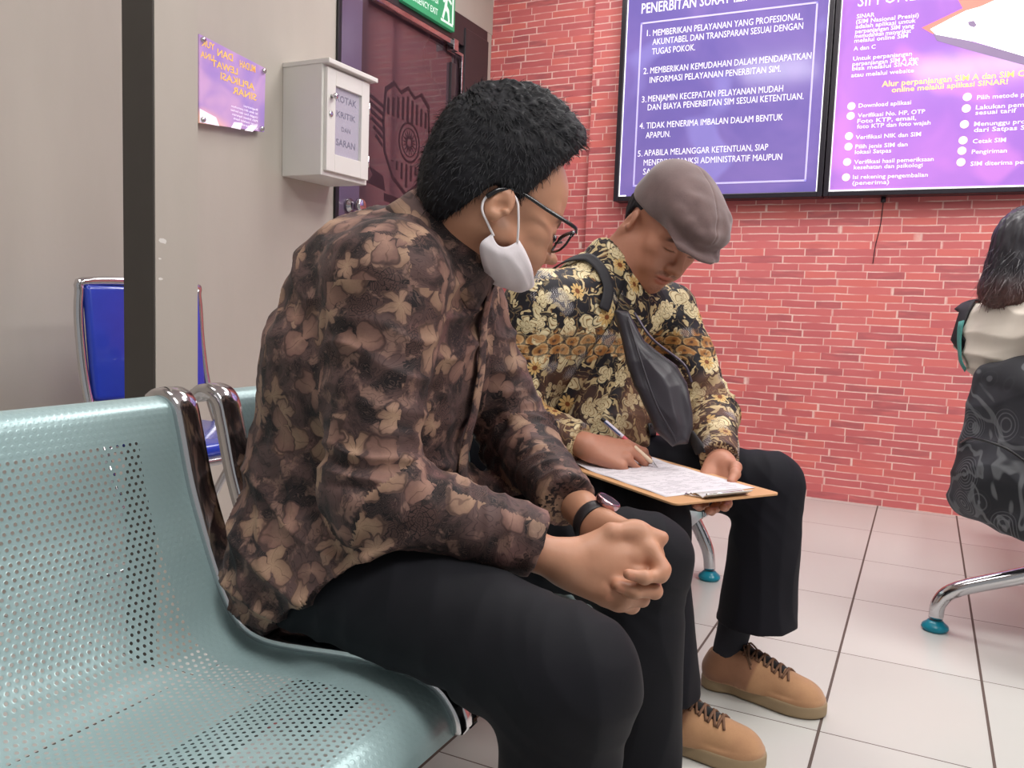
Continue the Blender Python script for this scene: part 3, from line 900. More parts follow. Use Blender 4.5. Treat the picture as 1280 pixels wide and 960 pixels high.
def vnoise(P, sc, seed=0):
    q = P * sc + seed * 17.31
    i = np.floor(q).astype(np.int64); f = q - i
    f = f * f * f * (f * (f * 6 - 15) + 10)
    def hsh(a, b, c):
        x = (a * 374761393 + b * 668265263 + c * 2147483647 + seed * 1013) & 0x7fffffff
        x = ((x ^ (x >> 13)) * 1274126177) & 0x7fffffff
        return ((x ^ (x >> 16)) & 0xffff) / 65535.0
    r = 0
    for dx in (0, 1):
        for dy in (0, 1):
            for dz in (0, 1):
                w = (f[:, 0] if dx else 1 - f[:, 0]) * (f[:, 1] if dy else 1 - f[:, 1]) * (f[:, 2] if dz else 1 - f[:, 2])
                r = r + w * hsh(i[:, 0] + dx, i[:, 1] + dy, i[:, 2] + dz)
    return r * 2 - 1
def sstep(x, a, b):
    t = np.clip((x - a) / (b - a), 0, 1); return t * t * (3 - 2 * t)

def mesh_np(name, V, Q, m, parent, col=None, uv=None, smooth=True):
    me = D.meshes.new(name)
    me.vertices.add(len(V)); me.vertices.foreach_set('co', V.astype(np.float32).ravel())
    nq = len(Q)
    me.loops.add(nq * 4); me.polygons.add(nq)
    me.loops.foreach_set('vertex_index', Q.astype(np.int32).ravel())
    me.polygons.foreach_set('loop_start', np.arange(0, nq * 4, 4, dtype=np.int32))
    me.update(calc_edges=True)
    if smooth: me.polygons.foreach_set('use_smooth', [True] * nq)
    if col is not None:
        a = me.color_attributes.new('Col', 'FLOAT_COLOR', 'POINT')
        c = np.ones((len(V), 4), np.float32); c[:, :3] = col
        a.data.foreach_set('color', c.ravel())
    if uv is not None:
        l = me.uv_layers.new(name='UVMap')
        l.data.foreach_set('uv', uv.astype(np.float32).reshape(-1))
    me.validate()
    return link(name, me, m, parent)

def frames(poly, ref):
    """parallel-transported reference direction per segment of a polyline"""
    poly = [V3(*p) for p in poly]
    out = []
    r = V3(*ref)
    for a, b in zip(poly, poly[1:]):
        t = nrm(b - a); r = nrm(r - t * (r @ t)); out.append((a, b, t, r, np.cross(t, r)))
    return out
def box_uv(P, N, F, L):
    """garment panels: front/back, sides and yoke each mapped flat"""
    a = np.abs(np.stack([N @ F, N @ L, N[:, 2] * .9], 1)).argmax(1)
    f, l, z = P @ F, P @ L, P[:, 2]
    return a, [np.stack([l, z], 1), np.stack([f + .7, z + .3], 1), np.stack([f + 1.3, l], 1)]
def limb_box(P, N, poly, ref):
    """sleeve and leg panels: each segment mapped flat from two sides, no stretch at the bends"""
    fr = frames(poly, ref)
    ds = []
    for a, b, t, r, s in fr:
        L = np.linalg.norm(b - a); q = P - a - np.clip((P - a) @ t, 0, L)[:, None] * t
        ds.append((q * q).sum(1))
    seg = np.stack(ds, 1).argmin(1)
    idx = np.zeros(len(P), int); maps = []
    for k, (a, b, t, r, s) in enumerate(fr):
        m = seg == k
        idx[m] = 2 * k + (np.abs(N @ r) < np.abs(N @ s))[m]
        v = (P - a) @ t
        maps.append(np.stack([P @ s + .37 * k, v + .5 * k], 1)); maps.append(np.stack([P @ r + .8 + .37 * k, v + .5 * k + .1], 1))
    return idx, maps
def limb_uv(P, poly, ref, rad):
    best = np.full(len(P), 1e9); ang = np.zeros(len(P)); vv = np.zeros(len(P)); acc = 0.0
    for a, b, t, r, s in frames(poly, ref):
        L = np.linalg.norm(b - a)
        tt = (P - a) @ t
        tc = np.clip(tt, 0, L)
        q = P - a - tc[:, None] * t
        d = np.sqrt((q * q).sum(1))
        m = d < best
        best[m] = d[m]; ang[m] = np.arctan2(q @ s, q @ r)[m]; vv[m] = acc + np.where((tt < 0) & (acc == 0.0), tt, tc)[m]
        acc += L
    return ang, vv
def cloth(name, groups, fn, lo, hi, h, m, parent, disp=None):
    """groups: list of (sdf of the group, polyline, ref, uv radius); the seam of each lies opposite to ref"""
    V, Q = isosurf(fn, lo, hi, h)
    gd = np.stack([g[0](V) for g in groups], 1)
    gi = gd.argmin(1)
    UVs = [limb_uv(V, g[1], g[2], g[3]) for g in groups]
    N = vnormals(V, Q)
    if len(groups) > 1 and len(groups[0]) > 4:
        for k in range(1, len(groups)): gi[(gi == k) & (UVs[k][1] < .012)] = 0
    if disp is not None:
        V = V + N * disp(V, N, gi, gd, UVs)[:, None]
    gq = gi[Q].min(1)
    uv = np.zeros((len(Q), 4, 2))
    for k, g in enumerate(groups):
        s = gq == k
        if not s.any(): continue
        if True:
            ax, maps = box_uv(V, N, *g[4]) if len(g) > 4 else limb_box(V, N, g[1], g[2])
            axq = ax[Q[s]][:, 0]
            for j in range(len(maps)):
                t_ = uv[s]; t_[axq == j] = maps[j][Q[s]][axq == j] + np.array((1.7 * k, .9 * k)); uv[s] = t_
            continue
    return mesh_np(name, V, Q, m, parent, None, uv)

# ------------------------------------------------------------------ anatomy
def head_frame(yaw, pitch, roll=0.0):
    y = nrm((yaw[0], yaw[1], 0))
    p = math.radians(pitch)
    f = V3(y[0] * math.cos(p), y[1] * math.cos(p), -math.sin(p))
    l = V3(-y[1], y[0], 0)
    u = np.cross(f, l)
    r = math.radians(roll)
    l2 = l * math.cos(r) + u * math.sin(r); u2 = np.cross(f, l2)
    return np.stack([f, l2, u2], 1)

def head_sdf(thin=0.0, chin=-.094, ear_k=.84, kz=1.0):
    S = [
        ell((-.014, 0, .045), (.098, .077, .086)),
        (ell((.045, 0, .045), (.048, .060, .056)), .03),
        (ell((.047, 0, -.028), (.046, .057 - thin, .070)), .03),
        (ell((.040, 0, -.062), (.050, .050 - thin, .046)), .025),
        (sph((.078, 0, chin), .019), .03),
    ]
    for s in (1, -1):
        S += [(sph((.004, s * .050, -.052), .020), .04), (sph((.060, s * .043, -.010), .020), .025),
              (sph((.070, s * .030, -.045), .022), .02)]
    def skull(P): return U(0, *S)(P)
    feats = []
    for s in (1, -1):
        feats.append(rc((.089, s * .012, .030), (.066, s * .050, .030), .0085, .008))
    eyes_cut = [sph((.106, s * .032, .012), .0165) for s in (1, -1)]
    eyes = [ell((.078, s * .032, .011), (.0135, .0155, .0125)) for s in (1, -1)]
    lids = [rc((.086, s * .018, .0085), (.080, s * .046, .0085), .0042, .0035) for s in (1, -1)]
    nose = U(.008, rc((.090, 0, .018), (.112, 0, -.020), .0075, .0105), rc((.112, 0, -.021), (.104, 0, -.027), .0105, .008),
             sph((.101, .0125, -.026), .0085), sph((.101, -.0125, -.026), .0085))
    lipU = ell((.0915, 0, -.0545), (.0105, .024, .0058)); lipL = ell((.0890, 0, -.0665), (.0110, .020, .0068))
    philt = rc((.100, 0, -.034), (.094, 0, -.050), .007, .006)
    mouth = ell((.101, 0, -.0605), (.010, .025, .0012))
    ear = []
    for s in (1, -1):
        o = V3(-.014, s * .0785, -.013)
        Me = np.stack([nrm((.93, s * .30, .0)), nrm((-s * -.0 - .30 * s * s * .0, 1, 0)), V3(0, 0, 1)], 1)
        yaw_e = s * 0.38
        Me = np.array([[math.cos(yaw_e), -math.sin(yaw_e), 0], [math.sin(yaw_e), math.cos(yaw_e), 0], [0, 0, 1]])
        Me = Me @ np.array([[math.cos(.2), 0, math.sin(.2)], [0, 1, 0], [-math.sin(.2), 0, math.cos(.2)]])
        outer = ell((0, 0, .006), (.019, .0075, .029)); lobe = ell((.004, 0, -.022), (.010, .0065, .012))
        bowl = ell((.004, s * .010, .002), (.011, .010, .017))
        scaph = ell((-.002, s * .0105, .016), (.0125, .006, .010))
        tragus = sph((.014, s * .002, -.003), .0055)
        e = lambda P, a=outer, b=lobe, c=bowl, d=tragus, g=scaph: smin(smax(smax(smin(a(P), b(P), .008), -c(P), .004), -g(P), .003), d(P), .004)
        ear.append(LOCAL(e, o, Me, ear_k))
    def f(P):
        if kz != 1.0:
            P = P.copy(); P[:, 2] = np.where(P[:, 2] < 0, P[:, 2] / kz, P[:, 2])
        d = skull(P)
        for c in feats: d = smin(d, c(P), .014)
        for c in eyes_cut: d = smax(d, -c(P), .012)
        for c in eyes: d = smin(d, c(P), .003)
        for c in lids: d = smin(d, c(P), .003)
        d = smin(d, nose(P), .010)
        d = smin(d, philt(P), .010)
        d = smin(d, lipU(P), .006); d = smin(d, lipL(P), .006)
        d = smax(d, -mouth(P), .003)
        for e in ear: d = smin(d, e(P), .007)
        return d
    return f

class Hand:
    """wrist W, f = direction of the metacarpals, d = back of the hand, side 'R' or 'L'"""
    def __init__(s, W, f, d, side, curl, spread=(0, 0, 0, 0), thumb=None, sc=1.0):
        f = nrm(f); d = V3(*d); d = nrm(d - f * (d @ f))
        t = np.cross(d, f) if side == 'R' else np.cross(f, d)
        s.W = V3(*W); s.M = np.stack([f, t, d], 1); s.sc = sc
        L = lambda p: s.W + s.M @ (V3(*p) * sc)
        kn = [(.090, .027, .002), (.094, .006, .005), (.088, -.015, .003), (.079, -.034, -.003)]
        ln = [(.043, .026, .021), (.047, .030, .022), (.044, .028, .022), (.034, .020, .019)]
        rd = [(.0100, .0088, .0078), (.0102, .0090, .0080), (.0096, .0085, .0076), (.0085, .0075, .0068)]
        palm = U(.016 * sc, rc(L((.0, .014, 0)), L((kn[0][0] - .004, kn[0][1] - .002, -.002)), .0150 * sc, .0115 * sc),
                 rc(L((.0, .004, .001)), L((kn[1][0] - .004, kn[1][1], .001)), .0155 * sc, .0125 * sc),
                 rc(L((.0, -.006, .0)), L((kn[2][0] - .004, kn[2][1], -.001)), .0150 * sc, .0115 * sc),
                 rc(L((.0, -.014, -.001)), L((kn[3][0] - .004, kn[3][1], -.005)), .0140 * sc, .0105 * sc),
                 rc(L((.015, -.018, -.008)), L((.06, -.026, -.010)), .0130 * sc, .0110 * sc))
        s.tips = []; s.nails = []
        fs = []
        for k in range(4):
            p = V3(*kn[k]); a = 0.0; parts = []
            sp = math.radians(spread[k])
            up = V3(0, 0, 1)
            for j in range(3):
                a += math.radians(curl[k][j])
                dr = V3(math.cos(a) * math.cos(sp), math.cos(a) * math.sin(sp), -math.sin(a))
                q = p + dr * ln[k][j]
                r0 = rd[k][j]; r1 = rd[k][j + 1] if j < 2 else rd[k][2] * .86
                parts.append(rc(L(p), L(q), r0 * sc, r1 * sc))
                if j == 2:
                    nn = V3(math.sin(a) * math.cos(sp), math.sin(a) * math.sin(sp), math.cos(a))
                    s.nails.append((L(q - dr * .003 + nn * .0065), s.M @ dr, s.M @ nn)); s.tips.append(L(q))
                else:   # knuckle swelling
                    parts.append(sph(L(q), (r1 + .0006) * sc))
                p = q
            fs.append(U(.004 * sc, *parts))
        th = thumb or [(.018, .022, -.010), (.052, .046, -.018), (.082, .056, -.020), (.106, .058, -.020)]
        tp = [V3(*x) for x in th]
        tr = [.0150, .0120, .0105, .0085]
        thumbf = U(.006 * sc, *[rc(L(tp[j]), L(tp[j + 1]), tr[j] * sc, tr[j + 1] * sc) for j in range(3)])
        dr = nrm(tp[3] - tp[2]); s.thumb_dir = s.M @ dr
        s.tips.append(L(tp[3]))
        fingers = lambda P: np.minimum.reduce([g(P) for g in fs])
        web = rc(L((.03, .02, -.006)), L((.075, .030, -.008)), .012 * sc, .009 * sc)
        def fn(P):
            d_ = smin(palm(P), thumbf(P), .016 * sc)
            d_ = smin(d_, web(P), .014 * sc)
            return smin(d_, fingers(P), .009 * sc)
        s.fn = BOUND(fn, L((.075, 0, -.01)), .135 * sc, .04)
        s.L = L

def m_skin(name, rgb, red):
    t = NT(name)
    P = t.coord('Object')
    n = t.noise(P, 22.0, 3.0); n2 = t.noise(P, 160.0, 2.0)
    c = t.mix(n * 0.6, lin(rgb), lin(red))
    c = t.mix(n2 * 0.18, c, lin(tuple(v * .8 for v in rgb)))
    c = t.mix(1.0, c, t.attr('Col'), 'MULTIPLY')
    t.set(color=c, rough=0.48, spec=0.4, sss=0.08)
    t.bsdf.inputs['Subsurface Radius'].default_value = (.006, .003, .002)
    t.bump(n2, 0.12, 0.0008)
    return t.mat

def paint_face(V, c, M, sc, lips, brow, moustache=0.0):
    q = ((V - V3(*c)) @ M) / sc
    col = np.ones((len(V), 3))
    def mixin(w, rgb):
        nonlocal col
        col = col * (1 - w[:, None]) + np.array(rgb) * w[:, None]
    near = (np.abs(q) < .2).all(1)
    ay = np.abs(q[:, 1])
    bz = .031 + .10 * (ay - .012) - 2.2 * np.maximum(ay - .030, 0) ** 1.4
    w = sstep(-np.abs(q[:, 2] - bz), -.0075, -.003) * sstep(ay, .008, .016) * sstep(-ay, -.056, -.044) * (q[:, 0] > .05) * near
    mixin(w * brow, (.12, .10, .10))
    for z, hz, hw in ((-.0545, .006, .024), (-.0665, .007, .021)):
        w = sstep(-np.sqrt(((q[:, 2] - z) / hz) ** 2 + (q[:, 1] / hw) ** 2), -1.2, -.75) * (q[:, 0] > .08) * near
        mixin(w, lips)
    w = sstep(-np.abs(q[:, 2] + .0605), -.0022, -.0006) * sstep(-ay, -.026, -.02) * (q[:, 0] > .08) * near
    mixin(w * .6, (.35, .22, .22))
    ey = np.sqrt(((q[:, 2] - .0065) / .0022) ** 2 + ((ay - .032) / .015) ** 2)
    mixin(sstep(-ey, -1.3, -.7) * (q[:, 0] > .07) * near * .8, (.12, .10, .10))
    if moustache:
        w = sstep(-np.abs(q[:, 2] + .043 + .25 * np.maximum(ay - .012, 0)), -.008, -.003) * sstep(-ay, -.034, -.022) * (q[:, 0] > .07) * near
        w = w * (.6 + .4 * vnoise(q, 500, 3))
        mixin(np.clip(w, 0, 1) * moustache, (.16, .14, .14))
        w = sstep(-np.sqrt(((q[:, 2] + .088) / .012) ** 2 + (q[:, 1] / .018) ** 2), -1.2, -.6) * (q[:, 0] > .07) * near
        mixin(np.clip(w * (.5 + .5 * vnoise(q, 400, 5)), 0, 1) * moustache * .6, (.25, .22, .22))
    return col
def paint_nails(V, N, col, hand, tint=(1.18, 1.12, 1.14)):
    for p, dr, nn in hand.nails:
        q = V - p
        a = q @ dr; b = q @ np.cross(nn, dr)
        w = sstep(-np.sqrt((a / .0058) ** 2 + (b / .0050) ** 2), -1.1, -.85) * ((N @ nn) > .25) * (np.abs(q @ nn) < .006)
        col = col * (1 - w[:, None]) + np.array(tint) * w[:, None]
    for p in hand.tips:      # rosier finger ends
        w = np.exp(-((V - p) ** 2).sum(1) / .011 ** 2) * .35
        col = col * (1 - w[:, None]) + col * np.array((1.12, .86, .86)) * w[:, None]
    return col

def m_hair():
    t = NT('black_hair')
    P = t.coord('Object')
    n = t.noise(t.vm('MULTIPLY', P, (1, 1, 1)), 130.0, 3.0); n2 = t.noise(P, 30.0, 2.0)
    t.set(color=t.mix(n * n2 * 1.6, lin((14, 14, 17)), lin((34, 33, 39))), rough=0.6, spec=0.22)
    t.bump(n, 0.3, 0.003)
    return t.mat
M_HAIR = m_hair()

def strands(V, N, flow, n, L, rng, w=.0007, lift=.5):
    """short tapered hair blades rooted on a surface"""
    idx = rng.integers(0, len(V), n)
    P = V[idx]; Nn = N[idx]
    F = flow(P); F = F - Nn * (F * Nn).sum(1)[:, None]
    F /= np.maximum(np.linalg.norm(F, axis=1), 1e-6)[:, None]
    F = F + rng.normal(0, .35, F.shape)
    Lr = (L * rng.uniform(.5, 1.15, n))[:, None]
    B = np.cross(F, Nn); B /= np.maximum(np.linalg.norm(B, axis=1), 1e-6)[:, None]
    p0 = P - Nn * .001
    p1 = P + Nn * Lr * lift * .55 + F * Lr * .45
    p2 = P + Nn * Lr * lift * .8 + F * Lr
    vs = np.concatenate([p0 - B * w, p0 + B * w, p1 + B * w * .8, p1 - B * w * .8, p2 + B * w * .2, p2 - B * w * .2])
    k = np.arange(n)
    q = np.concatenate([np.stack([k, k + n, k + 2 * n, k + 3 * n], 1), np.stack([k + 3 * n, k + 2 * n, k + 4 * n, k + 5 * n], 1)])
    return vs, q

def ribbon(name, rows, m, parent, solid=0.0, smooth=True):
    """mesh from a grid of points (rows of equal length)"""
    R = np.array(rows, float); a, b = R.shape[:2]
    V = R.reshape(-1, 3)
    Q = np.array([(i * b + j, i * b + j + 1, (i + 1) * b + j + 1, (i + 1) * b + j) for i in range(a - 1) for j in range(b - 1)])
    o = mesh_np(name, V, Q, m, parent, smooth=smooth)
    if solid:
        s = o.modifiers.new('solid', 'SOLIDIFY'); s.thickness = solid; s.offset = 0
    return o

def collar(name, c, axis, fwd, r, m, parent, h=.034, fall=.045, point=.025, gap=.25, flare=.016, back=.0):
    """shirt collar: stand that folds over and ends in two points at the front"""
    ax = nrm(axis); f = V3(*fwd); f = nrm(f - ax * (f @ ax)); l = np.cross(ax, f)
    rows = []
    n = 41
    prof = [(0, 0), (.003, .5), (.004, .9), (.008, 1.0), (.013, .88)]
    for prow in list(prof) + ['f1', 'f2', 'f3']:
        row = []
        for i in range(n):
            a = -PI + gap + (2 * PI - 2 * gap) * i / (n - 1)     # 0 is the back
            dirv = -f * math.cos(a) + l * math.sin(a)
            e = max(0, (abs(a) - 1.4) / (PI - gap - 1.4))        # 1 at the front edge
            hh = h * (1 - .25 * e)
            fl = fall * (1 + .10 * e) + point * e * e
            if prow == 'f1': rr, zz = .016 + flare * .3, hh - fl * .35
            elif prow == 'f2': rr, zz = .017 + flare * .65, hh - fl * .7
            elif prow == 'f3': rr, zz = .018 + flare, hh - fl
            else: rr, zz = prow[0], prow[1] * hh
            row.append(V3(*c) + dirv * (r + rr) * (1.0 + .12 * math.cos(a) ** 2 * (1 if True else 0)) + ax * zz + f * (.010 * e * e))
        rows.append(row)
    return ribbon(name, rows, m, parent, .0016)

# ------------------------------------------------------------------ cloth materials
def uvnode(t):
    n = t.nt.nodes.new('ShaderNodeUVMap'); n.uv_map = 'UVMap'
    return t.e(n.outputs[0])
def motif(t, uv, sc, seed, lobes, r0, amp, sharp=1.0):
    """one flower/leaf per Voronoi cell: returns (inside mask distance, angle-ish, radius) with a random turn"""
    q = t.vm('ADD', uv, (seed * 1.37, seed * 2.11, 0.0))
    n = t.voro(q, sc, 0.85)
    pos = t.e(n.outputs['Position'])
    loc = t.vm('SUBTRACT', q, t.vm('SCALE', pos, 1.0))
    x, y, _ = t.sep(loc)
    col = t.e(n.outputs['Color']); cr, cg, cb = t.sep(col)
    th = y.atan2(x) + cr * 6.283
    r = (x * x + y * y).sqrt()
    rad = ((th * lobes).cos().abs().pow(sharp) * amp + (1.0 - amp)) * (cg * 0.5 + 0.7) * r0
    return r, th, rad, cb
def m_batik_brown():
    t = NT('brown_leaf_batik')
    uv = uvnode(t)
    wob = t.vm('SCALE', t.vm('SUBTRACT', t.noisev(uv, 38.0, 2.0), (.5, .5, .5)), 0.030)
    q = t.vm('ADD', uv, wob)
    n1 = t.noise(uv, 15.0, 3.0, .6, .8); n2 = t.noise(q, 30.0, 3.0, .6)
    c = t.mix(n1.ss(.42, .58), lin((27, 22, 25)), lin((92, 70, 67)))
    c = t.mix((n2.ss(.54, .64)) * 0.8, c, lin((142, 110, 98)))
    # pink-brown haze patches
    n3 = t.noise(uv, 9.0, 2.0, .5, .4)
    c = t.mix(n3.ss(.56, .70) * 0.5, c, lin((138, 96, 92)))
    # fine engraved lines that follow the noise contours
    ln = ((n1 * 60.0).sin().abs()).ss(0.0, 0.45)
    c = t.mix((1.0 - ln) * 0.55, c, lin((24, 18, 20)))
    hl = ((t.noise(q, 26.0, 2.0, .5, 1.5) * 80.0).sin().abs()).ss(.0, .5)
    c = t.mix((1.0 - hl) * (1.0 - n1.ss(.45, .55)) * .45, c, lin((126, 100, 90)))
    # dark chrysanthemum flowers
    r, th, rad, cb = motif(t, q, 13.0, 3.0, 7.0, .026, .35)
    ins = 1.0 - (r / rad).ss(.92, 1.02)
    pet = (th * 7.0).cos().abs().ss(.08, .35)
    ringl = ((r * 900.0).sin().abs()).ss(.1, .5)
    fl = t.mix(pet * ringl, lin((24, 18, 20)), lin((84, 62, 58)))
    c = t.mix(ins * cb.gt(.45), c, fl)
    # tan leaves, several lobes
    for sc, sd, lob, r0, amp, p_, ca, cb_ in ((11.5, 1.0, 1.5, .036, .78, .52, (178, 146, 120), (132, 100, 86)), (14.0, 6.0, 2.5, .026, .60, .56, (186, 152, 126), (136, 104, 92)), (15.0, 9.0, 1.0, .032, .90, .45, (164, 126, 110), (110, 80, 74))):
        r, th, rad, cb = motif(t, q, sc, sd, lob, r0, amp, .8)
        k = r / rad
        ins = 1.0 - k.ss(.90, 1.0)
        vein = ((th * lob * 2.0).sin().abs()).ss(.04, .16)
        lf = t.mix(k, lin(ca), lin(cb_))
        lf = t.mix((1.0 - vein) * .6, lf, lin((90, 64, 56)))
        edge = k.ss(.78, .88) * ins
        lf = t.mix(edge * .7, lf, lin((44, 32, 32)))
        c = t.mix(ins * cb.gt(p_) * (n2.ss(.25, .45) * .35 + .6), c, lf)
    c = t.mix(t.noise(uv, 420.0, 1.0) * .25, c, lin((56, 42, 42)))
    t.set(color=c, rough=0.66, spec=0.25, sheen=0.03)
    t.bump(t.noise(uv, 260.0, 2.0), .12, .0006)
    return t.mat
def m_batik_gold():
    t = NT('gold_and_black_batik')
    uv = uvnode(t)
    P = t.geo(); px_, py_, pz = t.sep(P)
    wob = t.vm('SCALE', t.vm('SUBTRACT', t.noisev(uv, 30.0, 2.0), (.5, .5, .5)), 0.03)
    q = t.vm('ADD', uv, wob)
    n1 = t.noise(q, 20.0, 2.0, .5, 1.2); n2 = t.noise(uv, 44.0, 3.0)
    black = lin((26, 23, 30))
    cream = t.mix(n2, lin((216, 200, 158)), lin((168, 142, 96)))
    sw = ((n1 * 34.0).sin())
    c = t.mix(sw.ss(-.05, .2) * n1.ss(.42, .5), black, cream)
    ol = 1.0 - ((n1 * 34.0).sin().abs()).ss(.06, .28)
    c = t.mix(ol * n1.ss(.40, .48) * .8, c, lin((120, 82, 44)))
    # feathery cream leaves
    for sc, sd, lob, r0, amp, p_ in ((13.0, 2.0, 1.5, .034, .75, .25), (17.0, 5.0, 2.5, .026, .6, .35)):
        r, th, rad, cb = motif(t, q, sc, sd, lob, r0, amp, .7)
        k = r / rad
        ins = 1.0 - k.ss(.92, 1.0)
        hat = ((k * 9.0 + th * 1.5).sin().abs()).ss(.1, .5)
        lf = t.mix(hat, lin((138, 106, 66)), lin((218, 202, 162)))
        lf = t.mix(k.ss(.8, .92), lf, black)
        c = t.mix(ins * cb.gt(p_), c, lf)
    # golden daisies with a brown eye
    r, th, rad, cb = motif(t, uv, 12.5, 8.0, 5.0, .020, .40)
    k = r / rad
    ins = (1.0 - k.ss(.9, 1.02)) * cb.gt(.55)
    dz = t.mix((th * 5.0).cos().abs().ss(.1, .4), lin((124, 86, 46)), lin((204, 168, 108)))
    dz = t.mix(1.0 - (r / .006).ss(.8, 1.1), dz, lin((120, 66, 30)))
    c = t.mix(ins, c, dz)
    # ochre scale band at chest height, repeated on the sleeves
    band = (pz + (n1 - .5) * .06).ss(.760, .768) * (1.0 - (pz + (n1 - .5) * .06).ss(.812, .824))
    u_, v_, _ = t.sep(uv)
    pw = pz + (t.noise(uv, 24.0, 2.0) - .5) * .020; uw = u_ + (t.noise(uv, 18.0, 2.0) - .5) * .030
    row = (pw / .022).floor()
    fx = ((uw / .040 + row.mod(2.0) * .5).fract() - .5) * .040; fy = ((pw / .022).fract() - .35) * .022
    rr = (fx * fx + fy * fy * 1.9).sqrt()
    sc_ = t.mix(rr.ss(.0125, .0150), lin((160, 104, 54)), lin((204, 172, 124)))
    sc_ = t.mix(rr.ss(.004, .012) * .5, sc_, lin((186, 128, 66)))
    sc_ = t.mix(1.0 - rr.ss(.003, .006), sc_, lin((92, 58, 38)))
    sc_ = t.mix(rr.ss(.0165, .0185), sc_, lin((58, 42, 38)))
    c = t.mix(band * n2.ss(.28, .42) * .8, c, sc_)
    # brown ground below
    lower = (1.0 - pz.ss(.70, .775)) * t.noise(uv, 6.0, 2.0).ss(.42, .6)
    c = t.mix(lower * .6, c, lin((116, 78, 58)))
    # white hatched cuffs
    bl = t.noise(uv, 12.0, 1.0).ss(.6, .68)
    hatch = ((u_ * 1500.0 + n1 * 30.0).sin() * (v_ * 700.0).sin()).ss(-.1, .3)
    c = t.mix(bl * .55, c, t.mix(hatch, black, lin((196, 190, 196))))
    t.set(color=c, rough=0.64, spec=0.28, sheen=0.03)
    t.bump(t.noise(uv, 260.0, 2.0), .12, .0006)
    return t.mat
def m_trouser(name, ca, cb):
    t = NT(name)
    P = t.coord('Object')
    n = t.noise(P, 9.0, 3.0)
    t.set(color=t.mix(n, lin(ca), lin(cb)), rough=0.75, spec=0.18, sheen=0.02)
    t.bump(t.noise(P, 420.0, 2.0), .1, .0005)
    return t.mat
# ------------------------------------------------------------------ shoe
def shoe(parent, heel, fwd, upper_m, sole_m, lace_m, L=.29):
    f = nrm((fwd[0], fwd[1], 0)); l = V3(-f[1], f[0], 0); M = np.stack([f, l, V3(0, 0, 1)], 1)
    s = L / .29
    foot = lambda P: smin(smin(np.sqrt((P[:, 0] - .042) ** 2 + P[:, 1] ** 2) - .034, np.sqrt(((P[:, 0] - .14) * .45) ** 2 + P[:, 1] ** 2) - .034, .03), np.sqrt(((P[:, 0] - .225) * .80) ** 2 + P[:, 1] ** 2) - .048, .05)
    sole = lambda P: smax(foot(P), np.abs(P[:, 2] - .016) - .0155, .008)
    up = U(.03, rc((.052, 0, .045), (.13, 0, .045), .036, .040), rc((.13, 0, .045), (.225, 0, .030), .042, .036), ell((.235, 0, .032), (.046, .043, .030)),
           rc((.050, 0, .05), (.055, 0, .070), .036, .034), rc((.10, 0, .085), (.20, 0, .052), .024, .020))
    upf = lambda P: smax(smax(up(P), .026 - P[:, 2], .004), -(rc((.058, 0, .085), (.048, 0, .16), .026, .034)(P)), .004)
    upf2 = lambda P: smin(upf(P), smax(foot(P) + .003, np.abs(P[:, 2] - .03) - .006, .004), .006)
    c = V3(*heel)
    h = .0032
    def out(name, fn, m, par, z1):
        V, Q = isosurf(fn, (-.02, -.075, -.01), (.31, .075, z1), h)
        w = 1 - sstep(V[:, 0] - .3 * (V[:, 2] - .06), .128, .136)
        w = w * sstep(np.abs(V[:, 1]), .016, .020) * (V[:, 2] > .03)
        col = 1 - w[:, None] * np.array((.34, .42, .38))
        return mesh_np(name, c + (V * s) @ M.T, Q, m, par, col)
    sh = out('shoe', upf2, upper_m, parent, .15)
    out('sole', sole, sole_m, sh, .05)
    def top(x, y):
        zs = np.linspace(.14, .02, 121); v = upf2(np.stack([np.full(121, x), np.full(121, y), zs], 1))
        h_ = np.argmax(v < 0); return zs[h_] if v[h_] < 0 else .03
    lb = bmesh.new()
    pt = lambda x, y, o=.002: tuple(c + M @ (V3(x, y, top(x, y) + o) * s))
    for k in range(6):
        x = .112 + .018 * k; w = .024 + .0006 * k
        for sg in (1, -1):
            tube_bm(catmull([pt(x - .007 * sg, -w), pt(x - .003 * sg, -w * .5, .0035), pt(x, 0, .005), pt(x + .003 * sg, w * .5, .0035), pt(x + .007 * sg, w)], 3), .0030, 6, lb)
    for sg in (1, -1):
        tube_bm(catmull([pt(.110, 0, .004), pt(.112, sg * .012, .012), pt(.122, sg * .030, .010), pt(.128, sg * .034, .003), pt(.114, sg * .022, .003), pt(.108, 0, .005)], 4), .0022, 6, lb)
        tube_bm(catmull([pt(.108, 0, .005), pt(.104, sg * .014, .010), pt(.116, sg * .026, .006), pt(.130, sg * .038, .001)], 4), .0018, 6, lb)
    tg = []
    for k in range(9):
        x = .098 + .012 * k
        tg.append([pt(x, y, .0012) for y in (-.017, -.009, 0, .009, .017)])
    ribbon('tongue', tg, upper_m, sh, .004)
    bm_obj('lace', lb, lace_m, sh, True)
    return sh

def sock_leg(hem): pass

